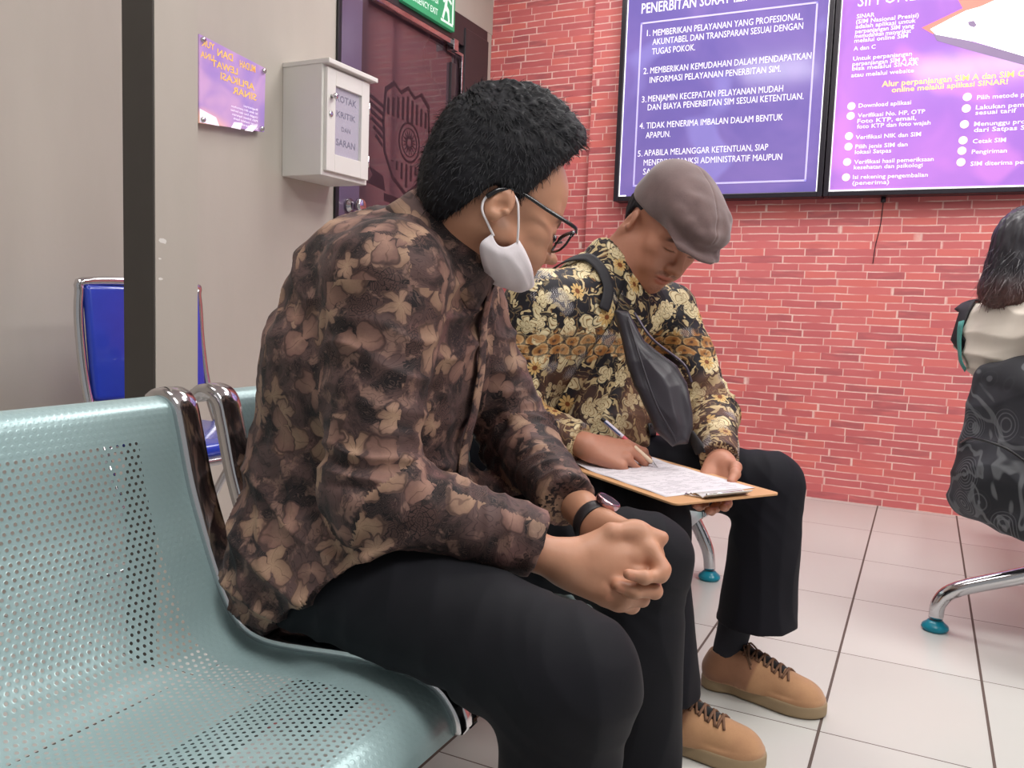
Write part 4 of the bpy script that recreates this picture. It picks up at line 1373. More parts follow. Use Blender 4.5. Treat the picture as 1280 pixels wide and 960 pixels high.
# ================================================================== man in brown batik
RNG = np.random.default_rng(7)
SK1 = m_skin('skin_tan', (188, 140, 112), (186, 126, 100))
p1 = empty('person', (-.80, 1.04, 0), label='person in brown leaf batik shirt, glasses and chin mask, hands clasped', cat='person')
F1 = nrm((.97, .22, 0)); L1 = V3(-F1[1], F1[0], 0)
HO1 = V3(-.560, 1.045, 1.000); HM1 = head_frame((.66, .75), 25, 0); HS1 = 1.01
RSH, REL, RWR = V3(-.622, .893, .895), V3(-.612, .852, .632), V3(-.405, .962, .562)
LSH, LEL, LWR = V3(-.700, 1.205, .890), V3(-.600, 1.245, .650), V3(-.428, 1.075, .590)
HPR, HPL = V3(-.772, .928, .488), V3(-.765, 1.130, .492)
KNR, KNL = V3(-.322, .838, .462), V3(-.370, 1.262, .476)
ANR, ANL = V3(-.345, .862, .07), V3(-.365, 1.27, .07)
C1 = V3(-.330, 1.018, .532)
HR = Hand(C1 - .070 * nrm((.90, .40, -.18)) + V3(0, -.020, 0), (.90, .40, -.18), (.30, -.88, .25), 'R',
          [(48, 62, 30), (52, 66, 30), (54, 66, 30), (50, 66, 30)], (5, 1, -3, -7),
          [(.018, .020, -.006), (.052, .050, -.004), (.090, .060, -.008), (.119, .058, -.012)], 1.0)
HL = Hand(C1 - .074 * nrm((.86, -.22, -.46)) + V3(.010, .031, .004), (.86, -.22, -.46), (.20, .92, .12), 'L',
          [(46, 60, 28), (50, 64, 28), (52, 64, 28), (48, 62, 28)], (5, 1, -3, -7),
          [(.018, .020, -.006), (.052, .042, -.012), (.090, .042, -.018), (.118, .037, -.022)], 1.0)
hf1 = head_sdf(0, -.088, .92, .68)
def body_fn(HO, HM, HS, hf, neck, hands, arms, core):
    head = BOUND(LOCAL(hf, HO, HM, HS), HO, .16 * HS, .06)
    parts = [rc(HO + HM @ V3(-.022, 0, -.020) * HS, neck, .056 * HS, .060)]
    for a in arms: parts += [rc(a[0], a[1], .040, .038), rc(a[1], a[2], .036, .0245)]
    for a in core: parts.append(rc(a[0], a[1], .034, .030))
    sup = U(.03, *parts)
    def f(P):
        d = smin(head(P), sup(P), .03)
        for h in hands: d = smin(d, h.fn(P), .014)
        return d
    return f
N1 = V3(-.655, 1.045, .925)
bf1 = body_fn(HO1, HM1, HS1, hf1, N1, (HR, HL), ((RSH, REL, HR.W), (LSH, LEL, HL.W)),
              ((N1, V3(-.80, 1.04, .55)), (RSH, LSH), (V3(-.80, 1.04, .53), V3(-.78, .95, .50)), (V3(-.80, 1.04, .53), V3(-.77, 1.13, .50)),
               (V3(-.78, .95, .50), KNR), (KNR, V3(-.345, .86, .10)), (V3(-.77, 1.13, .50), KNL), (KNL, V3(-.36, 1.27, .10))))
V, Q = isosurf(bf1, (-.95, .70, .04), (-.15, 1.40, 1.22), .0024)
N = vnormals(V, Q)
col = paint_face(V, HO1, HM1, HS1, (.85, .60, .60), .9)
for hnd in (HR, HL): col = paint_nails(V, N, col, hnd)
mesh_np('body', V, Q, SK1, p1, col)

# hair: a cap over the cranium cut by the hairline
def hair_fn(P):
    cran = smin(ell((-.006, 0, .060), (.111, .0875, .124))(P), ell((.036, 0, .106), (.066, .068, .062))(P), .03)
    cran = smin(cran, ell((-.034, 0, .004), (.064, .068, .066))(P), .03)
    # hairline: keep behind the forehead line, above the ear, above the nape
    x, y, z = P[:, 0], np.abs(P[:, 1]), P[:, 2]
    front = x - (.053 + .42 * (z - .085) - .012 * sstep(y, .02, .06))
    low = (.016 + .022 * sstep(x, .01, .06) - .080 * sstep(-x, .025, .070)) - z
    cut = np.maximum(front, low)
    return smax(cran, cut, .012)
Vh, Qh = isosurf(LOCAL(hair_fn, HO1, HM1, HS1), HO1 - .16, HO1 + .17, .0026)
Nh = vnormals(Vh, Qh)
ql = (Vh - HO1) @ HM1 / HS1
amp = .0010 + .0022 * sstep(ql[:, 2], .06, .13)
Vh = Vh + Nh * (vnoise(Vh, 120, 2) * amp + vnoise(Vh, 55, 4) * amp)[:, None]
def flow1(P):
    q = (P - HO1) @ HM1
    F = np.stack([.4 + 3 * np.maximum(q[:, 2] - .07, 0) * 6, 0 * q[:, 0], -.9 + 6 * np.maximum(q[:, 2] - .06, 0)], 1)
    F[:, 0] -= 8 * np.maximum(-q[:, 0], 0) * .6
    return F @ HM1.T
sv, sq = strands(Vh, Nh, flow1, 9000, .011, RNG, .0006, .32)
hq = np.concatenate([Qh, sq + len(Vh)])
mesh_np('hair', np.concatenate([Vh, sv]), hq, M_HAIR, p1)

# shirt
tors1 = U(.05, erc((-.800, 1.035, .485), (-.772, 1.042, .60), (.182, .115), (.180, .152), L1), erc((-.772, 1.042, .60), (-.735, 1.038, .78), (.178, .154), (.188, .148), L1),
          erc((-.735, 1.038, .78), (-.672, 1.04, .895), (.188, .146), (.150, .092), L1), (rc(RSH + V3(-.015, .015, -.005), LSH + V3(-.015, -.015, -.005), .066, .066), .07),
          (rc((-.710, 1.042, .915), N1 + V3(.004, -.004, .018), .092, .070), .05), (rc((-.735, .955, .90), (-.755, 1.12, .90), .070, .070), .06))
armR1 = U(.03, rc(RSH, REL, .070, .060), rc(REL, RWR + (RWR - REL) * .02, .059, .0415))
armL1 = U(.03, rc(LSH, LEL, .070, .058), rc(LEL, LWR, .057, .041))
cutR = plane(RWR - nrm(RWR - REL) * .022, RWR - REL); cutL = plane(LWR - nrm(LWR - LEL) * .016, LWR - LEL)
armRc = INT(armR1, cutR); armLc = INT(armL1, cutL)
hem1 = plane((-.790, .825, .400), (.78, .0, -1.0))     # shirt tail hangs lower at the back
skirt = U(.05, rc(HPR + V3(-.004, -.002, .000), HPR + (KNR - HPR) * .40 + V3(0, -.002, 0), .111, .109), rc(HPL + V3(.02, .004, 0), HPL + (KNL - HPL) * .34, .112, .104))
torsf = lambda P: smin(tors1(P), skirt(P), .05)
torsc = INT(torsf, hem1)
neckcut = rc(N1 + V3(.03, 0, .05), HO1 + HM1 @ V3(-.02, 0, -.03), .056, .056)
sh1 = lambda P: smin(smin(smax(torsc(P), -neckcut(P), .004), armRc(P), .035), armLc(P), .035)
def limbfold(ang, v, v0, lam, amp, wid, P, seed):
    w = np.exp(-((v - v0) / wid) ** 2)
    ph = v / lam + .35 * np.sin(ang + seed) + .5 * vnoise(P, 14, seed)
    r = 1 - np.abs(np.sin(PI * ph)) ** .8
    return amp * w * (r - .4) * (.6 + .5 * vnoise(P, 20, seed + 3))
def disp1(V, N, gi, gd, UV):
    d = .0036 * vnoise(V, 17, 1) + .0024 * vnoise(V, 42, 2)
    for k in (1, 2):
        w = sstep(gd[:, 0] - gd[:, k], -.01, .03)
        a, v = UV[k]
        d += w * (limbfold(a, v, .26, .032, .012, .085, V, k) + limbfold(a, v, .12, .050, .010, .08, V, k + 5) + limbfold(a, v, .43, .028, .006, .06, V, k + 9))
    w = sstep(gd[:, 1:].min(1) - gd[:, 0], -.01, .03)
    # drag lines from the shoulders down the side and bunching over the lap
    s = V @ nrm((.55, -.2, -.8)); c_ = V @ nrm((.8, .15, .55))
    r1 = 1 - np.abs(np.sin(PI * (c_ / .055 + .8 * vnoise(V, 7, 11)))) ** .7
    d += w * .011 * (r1 - .4) * (.5 + .6 * vnoise(V, 6, 12)) * sstep(V[:, 0], -.90, -.70)
    r2 = 1 - np.abs(np.sin(PI * (V[:, 2] / .060 + .9 * vnoise(V, 6, 13) + V[:, 0] * 3))) ** .7
    d += w * .011 * (r2 - .4) * sstep(-V[:, 2], -.72, -.56)
    return d
M_BAT1 = m_batik_brown()
shirt1 = cloth('shirt', [(torsc, [(-.815, 1.035, .40), (-.805, 1.035, .60), (-.745, 1.035, .78), (-.655, 1.045, .98)], -L1 * .8 - F1 * .4, .15, (F1, L1)), (armRc, [RSH, REL, RWR], (.3, -1, .2), .058), (armLc, [LSH, LEL, LWR], (.6, -.3, 1), .058)],
      sh1, (-1.02, .74, .38), (-.36, 1.36, 1.06), .0032, M_BAT1, p1, disp1)
nax = nrm(HO1 + HM1 @ V3(-.022, 0, -.03) - N1)
collar_o = None
def collar_uv(o, k=1.0):
    me = o.data
    l = me.uv_layers.new(name='UVMap') if not me.uv_layers else me.uv_layers[0]
    co = [v.co for v in me.vertices]
    for lp in me.loops:
        v = co[lp.vertex_index]; l.data[lp.index].uv = (v.x * .7 + v.y * .7, v.z + v.x * .3)
co1 = collar('collar', N1 + V3(.036, -.008, .036), (.60, .18, .78), V3(.85, .34, -.4), .055, M_BAT1, shirt1, .034, .056, .026, .22, .012)
collar_uv(co1)
# button placket and chest pocket edge on the front
def on_shirt(fn, pts, off=.002):
    P = np.array(pts, float)
    for _ in range(6):
        g, d = grad(fn, P, .002); P = P - g * (d / np.maximum((g * g).sum(1), .2))[:, None]
    g, d = grad(fn, P, .002)
    return P + g / np.linalg.norm(g, axis=1)[:, None] * off, g / np.linalg.norm(g, axis=1)[:, None]
def strip_on(name, fn, pts, width, m, parent, off=.005, solid=.002, n=6):
    c = np.array([tuple(p) for p in catmull([tuple(p) for p in pts], n)])
    P, G = on_shirt(fn, c, 0)
    T = np.gradient(P, axis=0); T /= np.linalg.norm(T, axis=1)[:, None]
    B = np.cross(T, G)
    rows = []
    for s in (-1, -.5, 0, .5, 1):
        R, g = on_shirt(fn, P + B * (s * width / 2), off)
        rows.append(R)
    return ribbon(name, rows, m, parent, solid)
pk = strip_on('placket', sh1, [(-.575, 1.075, .905), (-.575, 1.075, .83), (-.59, 1.07, .74), (-.62, 1.06, .64), (-.64, 1.06, .58)], .034, M_BAT1, shirt1, .007)
collar_uv(pk)

# trousers
TR1 = m_trouser('charcoal_trouser_cloth', (17, 17, 21), (25, 25, 31))
legR = U(.03, rc(HPR, KNR, .100, .074), rc(KNR + V3(-.012, 0, -.005), ANR, .072, .068))
legL = U(.03, rc(HPL, KNL, .098, .072), rc(KNL + V3(-.012, 0, -.005), ANL, .072, .068))
pel1 = erc((-.785, 1.035, .485), (-.79, 1.035, .56), (.165, .098), (.15, .10), L1)
floorcut = lambda P: .045 - P[:, 2]
def tr1(P):
    d = smin(smin(pel1(P), legR(P), .05), legL(P), .05)
    d = smax(d, floorcut(P), .004)
    return smax(d, (.418 - P[:, 2]) * (P[:, 0] < -.46) + (P[:, 0] >= -.46) * -9.0, .02)
def tdisp(knees, hips):
    def f(V, N, gi, gd, UV):
        d = .0025 * vnoise(V, 13, 21)
        for K in knees:
            r = np.sqrt(((V - K) ** 2).sum(1))
            ph = (V - K) @ nrm((.7, 0, .7)) / .035 + .6 * vnoise(V, 9, 22)
            d += .0022 * np.exp(-(r / .11) ** 2) * (1 - np.abs(np.sin(PI * ph)) - .4)
        for K in hips:
            r = np.sqrt(((V - K) ** 2).sum(1))
            ph = (V - K) @ nrm((.9, .2, -.3)) / .04 + .6 * vnoise(V, 8, 23)
            d += .005 * np.exp(-(r / .16) ** 2) * (1 - np.abs(np.sin(PI * ph)) - .4)
        ph = V[:, 0] / .06 + V[:, 1] / .09 + .9 * vnoise(V, 6, 24)
        return d + .0022 * (1 - np.abs(np.sin(PI * ph)) - .4)
    return f
cloth('trousers', [(pel1, [(-.80, 1.035, .45), (-.80, 1.035, .6)], -L1, .15), (legR, [HPR, KNR, ANR], (0, -1, 0), .08), (legL, [HPL, KNL, ANL], (0, 1, 0), .08)],
      tr1, (-1.0, .74, .02), (-.18, 1.38, .64), .004, TR1, p1, tdisp((KNR, KNL), (HPR, HPL)))
BLK = simple('black_shoe_leather', (28, 27, 30), .35); BLKS = simple('black_rubber', (20, 20, 22), .6)
shoe(p1, (-.41, .864, 0), (1, -.05), BLK, BLKS, BLKS, .28)
shoe(p1, (-.43, 1.272, 0), (1, 0.05), BLK, BLKS, BLKS, .28)

# glasses -----------------------------------------------------------------
M_GFR = simple('black_glasses_frame', (20, 18, 22), .2)
t_ = NT('spectacle_lens'); t_.set(color=(.9, .9, .95), rough=.03, alpha=.12); M_LENS = t_.mat
G = lambda x, y, z: tuple(HO1 + HM1 @ (V3(x, y, z) * HS1))
gl = empty('eyeglasses', G(.1, 0, .012), label='black rimmed glasses worn by the person in brown batik', cat='glasses')
for s in (1, -1):
    rim = []
    for k in range(24):
        a = 2 * PI * k / 24
        e = lambda v: math.copysign(abs(v) ** .6, v)
        rim.append(G(.109 - .10 * (abs(s * .034 + .026 * e(math.cos(a))) ** 2) / .06 + .004 * math.sin(a), s * .034 + .026 * e(math.cos(a)), .007 + .0165 * e(math.sin(a))))
    tube('rim', rim, .0017, M_GFR, gl, 8, True)
    top = [rim[k] for k in range(1, 12)]
    tube('brow_bar', top, .0026, M_GFR, gl, 8)
    lb = bmesh.new(); vs = [lb.verts.new(Vector(p)) for p in rim]; lb.faces.new(vs)
    lo = bm_obj('lens', lb, M_LENS, gl, True); sm = lo.modifiers.new('solid', 'SOLIDIFY'); sm.thickness = .0012
    tube('temple', catmull([G(.107, s * .063, .021), (G(.096, s * .073, .0225)), G(.05, s * .0765, .022), G(.005, s * .080, .022), G(-.020, s * .081, .012), G(-.033, s * .079, -.006)], 6), .0034, M_GFR, gl, 8, flat=.0015)
tube('bridge', catmull([G(.1135, .009, .012), G(.118, 0, .015), G(.1135, -.009, .012)], 5), .0018, M_GFR, gl)

# chin mask ---------------------------------------------------------------
M_MASK = simple('white_mask_fabric', (226, 218, 222), .75, var=.03, bump=.15, bscale=300)
mk = empty('face_mask', G(.04, 0, -.1), label='white face mask pulled down under chin of person in brown batik', cat='mask')
upper = [(.034, -.072, -.032), (.050, -.069, -.040), (.074, -.054, -.052), (.094, -.027, -.062), (.099, 0, -.066)]
mid = [(.015, -.075, -.052), (.028, -.074, -.061), (.054, -.061, -.069), (.079, -.034, -.076), (.086, 0, -.079)]
lower = [(-.003, -.072, -.042), (-.011, -.071, -.062), (.006, -.052, -.076), (.024, -.026, -.081), (.030, 0, -.083)]
def mirror_path(p):
    full = p + [(x, -y, z) for x, y, z in p[-2::-1]]
    return [np.array(q) for q in catmull(full, 5)]
Ur, Mr, Lr = map(mirror_path, (upper, mid, lower))
rows = []
for k in range(13):
    t = k / 12
    b0, b1, b2 = (1 - t) * (1 - 2 * t), 4 * t * (1 - t), t * (2 * t - 1)
    row = []
    for i, (a, b, c) in enumerate(zip(Ur, Mr, Lr)):
        p = a * b0 + b * b1 + c * b2
        p = p + nrm(p - np.array((.04, 0, -.07))) * (.0018 * math.sin(t * PI * 6) * math.sin(PI * i / (len(Ur) - 1)))
        row.append(np.array(G(*p)))
    rows.append(row)
ribbon('mask_panel', rows, M_MASK, mk, .0022)
M_LOOP = simple('white_ear_loop', (236, 230, 232), .7, var=.02)
for s in (1, -1):
    tube('ear_loop', catmull([G(.033, s * .0735, -.036), G(.024, s * .0785, -.020), G(.013, s * .082, -.002), G(.006, s * .0825, .008), G(-.004, s * .080, .014), G(-.020, s * .076, .010), G(-.032, s * .0745, -.006), G(-.030, s * .0745, -.022), G(-.016, s * .0755, -.034), G(.000, s * .0725, -.044)], 5), .0017, M_LOOP, mk, 8)

# watch on the left wrist ---------------------------------------------------
wt = empty('wristwatch', tuple(HL.W), label='dark wristwatch on left wrist of person in brown batik', cat='watch')
wa = nrm(HL.W - LEL); wd = HL.M[:, 2]; wd = nrm(wd - wa * (wd @ wa)); ws = np.cross(wa, wd)
wc = HL.W - wa * .012
ringp = [tuple(wc + wd * math.cos(a) * .0275 + ws * math.sin(a) * .030) for a in [2 * PI * k / 28 for k in range(28)]]
wb = tube_bm(ringp, .0024, 8, closed=True)
for v in wb.verts:
    d_ = (np.array(v.co) - wc) @ wa
    v.co = Vector(np.array(v.co) + wa * d_ * 3.2)
bm_obj('strap', wb, simple('watch_strap', (40, 35, 38), .5), wt, True)
Mw = Matrix((( *ws,), (*wa,), (*wd,))).transposed().to_4x4(); Mw.translation = Vector(wc + wd * .0285 * .2 + ws * .029 + wd * .008)
MwR = Mw @ Matrix.Rotation(PI / 2.6, 4, 'Y')
bm_obj('watch_case', lathe_bm([(.0165, -.002), (.018, 0), (.018, .006), (.016, .0085), (.0155, .008)], 28, M=MwR), simple('rose_metal', (196, 160, 168), .2, 1.0), wt, True)
bm_obj('dial', lathe_bm([(.0150, .0075), (.0150, .0082)], 28, M=MwR), M_BLACKMETAL, wt)
# ================================================================== man in gold batik with the flat cap
SK2 = m_skin('skin_brown', (184, 130, 106), (176, 114, 94))
p2 = empty('person', (-.86, 1.80, 0), label='person in flat cap and gold black batik shirt writing on a clipboard', cat='person')
F2 = nrm((.85, -.42, 0)); L2 = V3(-F2[1], F2[0], 0)
HO2 = V3(-.548, 1.852, 1.050); HM2 = head_frame((.78, -.63), 42, -13); HS2 = 1.03
N2 = V3(-.668, 1.815, .935)
RS2, RE2, RW2 = V3(-.752, 1.640, .872), V3(-.790, 1.600, .622), V3(-.598, 1.567, .592)
LS2, LE2, LW2 = V3(-.560, 1.980, .868), V3(-.434, 1.945, .632), V3(-.354, 1.697, .566)
PEN_TIP = V3(-.468, 1.640, .5585); PEN_TOP = V3(-.560, 1.520, .680)
H2R = Hand(RW2, (.86, .46, -.16), (.05, -.62, .78), 'R',
           [(20, 34, 18), (32, 44, 22), (42, 52, 28), (48, 56, 30)], (1, 0, -1, -3),
           [(.018, .020, -.010), (.050, .044, -.018), (.084, .046, -.030), (.110, .038, -.044)], .95)
PEN_TIP = V3(-.468, 1.640, .5515)
PEN_TOP = PEN_TIP + nrm(H2R.L((.082, .036, .008)) - PEN_TIP) * .150
H2L = Hand(LW2, (.10, -.83, -.55), (.25, .40, -.88), 'L',
           [(10, 20, 12), (12, 22, 14), (14, 24, 14), (16, 26, 14)], (5, 1, -3, -7),
           [(.016, .022, -.008), (.046, .044, -.022), (.080, .050, -.034), (.106, .046, -.038)], .95)
P2R, P2L = V3(-.845, 1.715, .492), V3(-.820, 1.895, .492)
K2R, K2L = V3(-.452, 1.560, .468), V3(-.292, 1.925, .486)
A2R, A2L = V3(-.452, 1.590, .09), V3(-.354, 1.910, .09)
hf2 = head_sdf(0, -.092, .95)
bf2 = body_fn(HO2, HM2, HS2, hf2, N2, (H2R, H2L), ((RS2, RE2, H2R.W), (LS2, LE2, H2L.W)),
              ((N2, V3(-.86, 1.80, .55)), (RS2, LS2), (V3(-.86, 1.80, .53), P2R), (V3(-.86, 1.80, .53), P2L),
               (P2R, K2R), (K2R, A2R), (P2L, K2L), (K2L, A2L)))
V, Q = isosurf(bf2, (-.99, 1.40, .03), (-.15, 2.10, 1.22), .0024)
N = vnormals(V, Q)
col = paint_face(V, HO2, HM2, HS2, (.92, .66, .66), .9, .75)
for hnd in (H2R, H2L): col = paint_nails(V, N, col, hnd)
mesh_np('body', V, Q, SK2, p2, col)

# short dark hair showing below the cap
def hair2(P):
    cran = smin(ell((-.014, 0, .045), (.1000, .0790, .088))(P), ell((-.040, 0, .0), (.065, .064, .064))(P), .03)
    x, y, z = P[:, 0], np.abs(P[:, 1]), P[:, 2]
    low = (.018 + .06 * sstep(x, -.02, .05) - .075 * sstep(-x, .025, .075)) - z
    front = x - .045
    return smax(cran, np.maximum(x - .030, low), .01)
Vh, Qh = isosurf(LOCAL(hair2, HO2, HM2, HS2), HO2 - .15, HO2 + .15, .003)
mesh_np('hair', Vh + vnormals(Vh, Qh) * (vnoise(Vh, 120, 2) * .0015)[:, None], Qh, M_HAIR, p2)

# flat cap
def m_cap():
    t = NT('brown_suede_cap')
    P = t.coord('Object'); n = t.noise(P, 26.0, 4.0, .6); n2 = t.noise(P, 300.0, 2.0)
    t.set(color=t.mix(n * .7 + n2 * .3, lin((84, 68, 70)), lin((124, 101, 98))), rough=.85, spec=.2, sheen=.35)
    t.bump(n2, .2, .0008)
    return t.mat
M_CAP = m_cap()
Mt = np.array([[math.cos(.16), 0, math.sin(.16)], [0, 1, 0], [-math.sin(.16), 0, math.cos(.16)]])
def cap_fn(P):
    crown = ell((.008, 0, .078), (.118, .090, .070), Mt)(P)
    crown = smin(crown, ell((.062, 0, .086), (.074, .080, .040), Mt)(P), .03)
    band = ell((-.012, 0, .045), (.106, .0855, .064))(P)
    c = smin(crown, band, .02)
    x, y, z = P[:, 0], np.abs(P[:, 1]), P[:, 2]
    c = smax(c, (.030 + .16 * x) - z, .008)
    bx = x - .092
    br = np.sqrt((bx / .062) ** 2 + (y / .076) ** 2)
    zc = .062 - .30 * bx - 2.2 * y * y
    brim = smax((br - 1) * .055, np.abs(z - zc) - .0048, .006)
    return smin(c, brim, .014)
Vc, Qc = isosurf(LOCAL(cap_fn, HO2, HM2, HS2), HO2 - .20, HO2 + .22, .0028)
Nc = vnormals(Vc, Qc)
qc = (Vc - HO2) @ HM2
wr = sstep(qc[:, 0], .03, .11)
dc = .0020 * vnoise(Vc, 24, 6) + .0045 * wr * vnoise(Vc, 38, 7) - .0016 * np.exp(-(qc[:, 1] / .0025) ** 2) * (qc[:, 2] > .08)
mesh_np('flat_cap', Vc + Nc * dc[:, None], Qc, M_CAP, p2)

# shirt
M_BAT2 = m_batik_gold()
tors2 = U(.05, erc((-.800, 1.835, .49), (-.760, 1.850, .60), (.195, .140), (.205, .145), L2), erc((-.760, 1.850, .60), (-.735, 1.812, .77), (.205, .145), (.198, .130), L2),
          erc((-.755, 1.795, .77), (-.680, 1.805, .875), (.190, .126), (.150, .088), L2), (ell((-.690, 1.865, .585), (.13, .12, .13)), .06), (rc(RS2 + V3(.01, .012, -.005), LS2 + V3(-.02, -.012, -.005), .064, .064), .07),
          (rc((-.700, 1.808, .895), N2 + V3(.012, 0, .030), .085, .064), .05))
armR2 = U(.03, rc(RS2, RE2, .070, .062), rc(RE2, RW2, .062, .042))
armL2 = U(.03, rc(LS2, LE2, .068, .058), rc(LE2, LW2, .056, .040))
armR2c = INT(armR2, plane(RW2 - nrm(RW2 - RE2) * .016, RW2 - RE2)); armL2c = INT(armL2, plane(LW2 - nrm(LW2 - LE2) * .012, LW2 - LE2))
tors2c = INT(tors2, plane((-.86, 1.8, .43), (.10, -.05, -1.0)))
nc2 = rc(N2 + V3(.012, 0, .03), HO2 + HM2 @ V3(-.02, 0, -.03), .055, .055)
sh2 = lambda P: smin(smin(smax(tors2c(P), -nc2(P), .004), armR2c(P), .035), armL2c(P), .035)
def disp2(V, N, gi, gd, UV):
    d = .0032 * vnoise(V, 17, 31) + .0018 * vnoise(V, 40, 32)
    for k in (1, 2):
        w = sstep(gd[:, 0] - gd[:, k], -.01, .03)
        a, v = UV[k]
        d += w * (limbfold(a, v, .25, .032, .0075, .09, V, k + 20) + limbfold(a, v, .12, .055, .006, .08, V, k + 25) + limbfold(a, v, .40, .028, .004, .06, V, k + 29))
    w = sstep(gd[:, 1:].min(1) - gd[:, 0], -.01, .03)
    c_ = V @ nrm((.3, .9, .35))
    r1 = 1 - np.abs(np.sin(PI * (c_ / .07 + .8 * vnoise(V, 7, 41)))) ** .7
    d += w * .007 * (r1 - .4) * (.5 + .6 * vnoise(V, 6, 42))
    r2 = 1 - np.abs(np.sin(PI * (V[:, 2] / .055 + .9 * vnoise(V, 6, 43)))) ** .7
    return d + w * .007 * (r2 - .4) * sstep(-V[:, 2], -.70, -.56)
shirt2 = cloth('shirt', [(tors2c, [(-.865, 1.80, .40), (-.850, 1.80, .60), (-.755, 1.795, .77), (-.66, 1.81, .97)], -L2, .15, (F2, L2)), (armR2c, [RS2, RE2, RW2], (-.3, -1, .2), .058), (armL2c, [LS2, LE2, LW2], (.6, -.8, 0), .058)],
      sh2, (-1.05, 1.48, .42), (-.30, 2.08, 1.06), .0032, M_BAT2, p2, disp2)
co2 = collar('collar', N2 + V3(.004, 0, .000), (.42, .05, .9), V3(.84, -.50, -.3), .060, M_BAT2, shirt2, .034, .050, .030, .30, .018)
collar_uv(co2)
pk2 = strip_on('placket', sh2, [(-.565, 1.735, .90), (-.60, 1.72, .82), (-.66, 1.69, .74), (-.72, 1.69, .64)], .034, M_BAT2, shirt2, .007)
collar_uv(pk2)

# trousers, socks, shoes
TR2 = m_trouser('black_trouser_cloth', (17, 16, 22), (24, 23, 31))
HM2R, HM2L = V3(-.432, 1.575, .11), V3(-.306, 1.920, .15)
lg2R = U(.03, rc(P2R, K2R, .098, .072), rc(K2R + V3(-.006, 0, -.008), HM2R + V3(.008, 0, -.03), .072, .088))
lg2L = U(.03, rc(P2L, K2L, .098, .072), rc(K2L + V3(.004, 0, -.005), HM2L + V3(.006, 0, -.03), .072, .092))
lg2Rc = lambda P: smax(lg2R(P), .105 + .12 * (P[:, 0] + .44) - P[:, 2], .004)
lg2Lc = lambda P: smax(lg2L(P), .168 + .02 * (P[:, 0] + .30) - P[:, 2], .004)
pel2 = erc((-.86, 1.80, .49), (-.86, 1.80, .56), (.170, .112), (.15, .11), L2)
def tr2(P):
    d = smin(pel2(P), smin(lg2Rc(P), lg2Lc(P), .02), .05)
    inner = smin(rc(A2R, K2R + V3(0, 0, -.2), .078, .05)(P), rc(A2L + V3(.03, 0, 0), K2L + V3(0, 0, -.2), .080, .05)(P), .0)
    d = smax(d, -inner, .003)
    return smax(d, (.418 - P[:, 2]) * (P[:, 0] < -.56) + (P[:, 0] >= -.56) * -9.0, .02)
cloth('trousers', [(pel2, [(-.86, 1.80, .45), (-.86, 1.80, .6)], -L2, .15), (lg2R, [P2R, K2R, A2R], (0, -1, 0), .08), (lg2L, [P2L, K2L, A2L], (0, 1, 0), .08)],
      tr2, (-1.02, 1.44, .05), (-.17, 2.06, .64), .004, TR2, p2, tdisp((K2R, K2L), (P2R, P2L)))
M_SOCK = simple('black_ribbed_sock', (27, 27, 36), .85, bump=.4, bscale=260)
for A, K in ((A2R, K2R), (A2L, K2L)):
    bm_obj('sock', tube_bm(catmull([tuple(A + V3(-.004, 0, -.035)), tuple(A), tuple(A + (K - A) * .15), tuple(A + (K - A) * .30)], 5), [.034, .035, .036, .036, .036, .0365, .037, .037, .037, .038, .038, .039, .039, .040, .040, .040], 20), M_SOCK, p2, True)
def m_suede(name, a, b):
    t = NT(name)
    P = t.coord('Object'); n = t.noise(P, 24.0, 3.0); n2 = t.noise(P, 380.0, 2.0)
    t.set(color=t.mix(1.0, t.mix(n * .75 + n2 * .25, lin(a), lin(b)), t.attr('Col'), 'MULTIPLY'), rough=.8, spec=.25, sheen=.3)
    t.bump(n2, .2, .0006)
    return t.mat
M_SUEDE = m_suede('tan_suede', (150, 108, 80), (190, 146, 106)); M_GUM = simple('khaki_gum_sole', (150, 128, 98), .6); M_LACE = simple('brown_lace', (110, 78, 58), .8)
shoe(p2, A2L * V3(1, 1, 0) + V3(-.066, .002, 0), (1.0, -.10), M_SUEDE, M_GUM, M_LACE, .292)
shoe(p2, A2R * V3(1, 1, 0) + V3(-.050, .0, 0), (.98, .04), M_SUEDE, M_GUM, M_LACE, .292)

# clipboard, form and pen ---------------------------------------------------------------
ex_ = nrm((.304, -.215, 0)); ey_ = V3(.215, .304, 0) / np.linalg.norm((.215, .304)); ez_ = V3(0, 0, 1)
CB = V3(-.444, 1.562, .5465)
MB = Matrix.LocRotScale(Vector(CB), None, None) @ Matrix((tuple(ex_), tuple(ey_), tuple(ez_))).transposed().to_4x4()
BL, BWd = .198, .121
cbd = empty('clipboard', tuple(CB), label='brown hardboard clipboard with metal clip on the knees of person in cap', cat='clipboard')
M_BOARD = simple('hardboard', (196, 148, 104), .55, var=.06)
def rrect(a, b, r, n=5):
    o = []
    for cx, cy, s in ((a - r, b - r, 0), (-a + r, b - r, 1), (-a + r, -b + r, 2), (a - r, -b + r, 3)):
        o += [(cx + r * math.cos(PI / 2 * (s + k / n)), cy + r * math.sin(PI / 2 * (s + k / n))) for k in range(n + 1)]
    return o
bm_obj('board', poly_bm(rrect(BL, BWd, .012), .004, MB), M_BOARD, cbd, bevel=.0008)
cbm = bmesh.new()
prof = [(.158, .0075), (.168, .0115), (.178, .0095), (.186, .0065), (.194, .0120), (.198, .0150)]
a_ = [[cbm.verts.new(MB @ Vector((x, y, z))) for x, z in prof] for y in (-.052, -.05, .05, .052)]
for r0, r1 in zip(a_, a_[1:]):
    for k in range(len(prof) - 1): cbm.faces.new((r0[k], r0[k + 1], r1[k + 1], r1[k]))
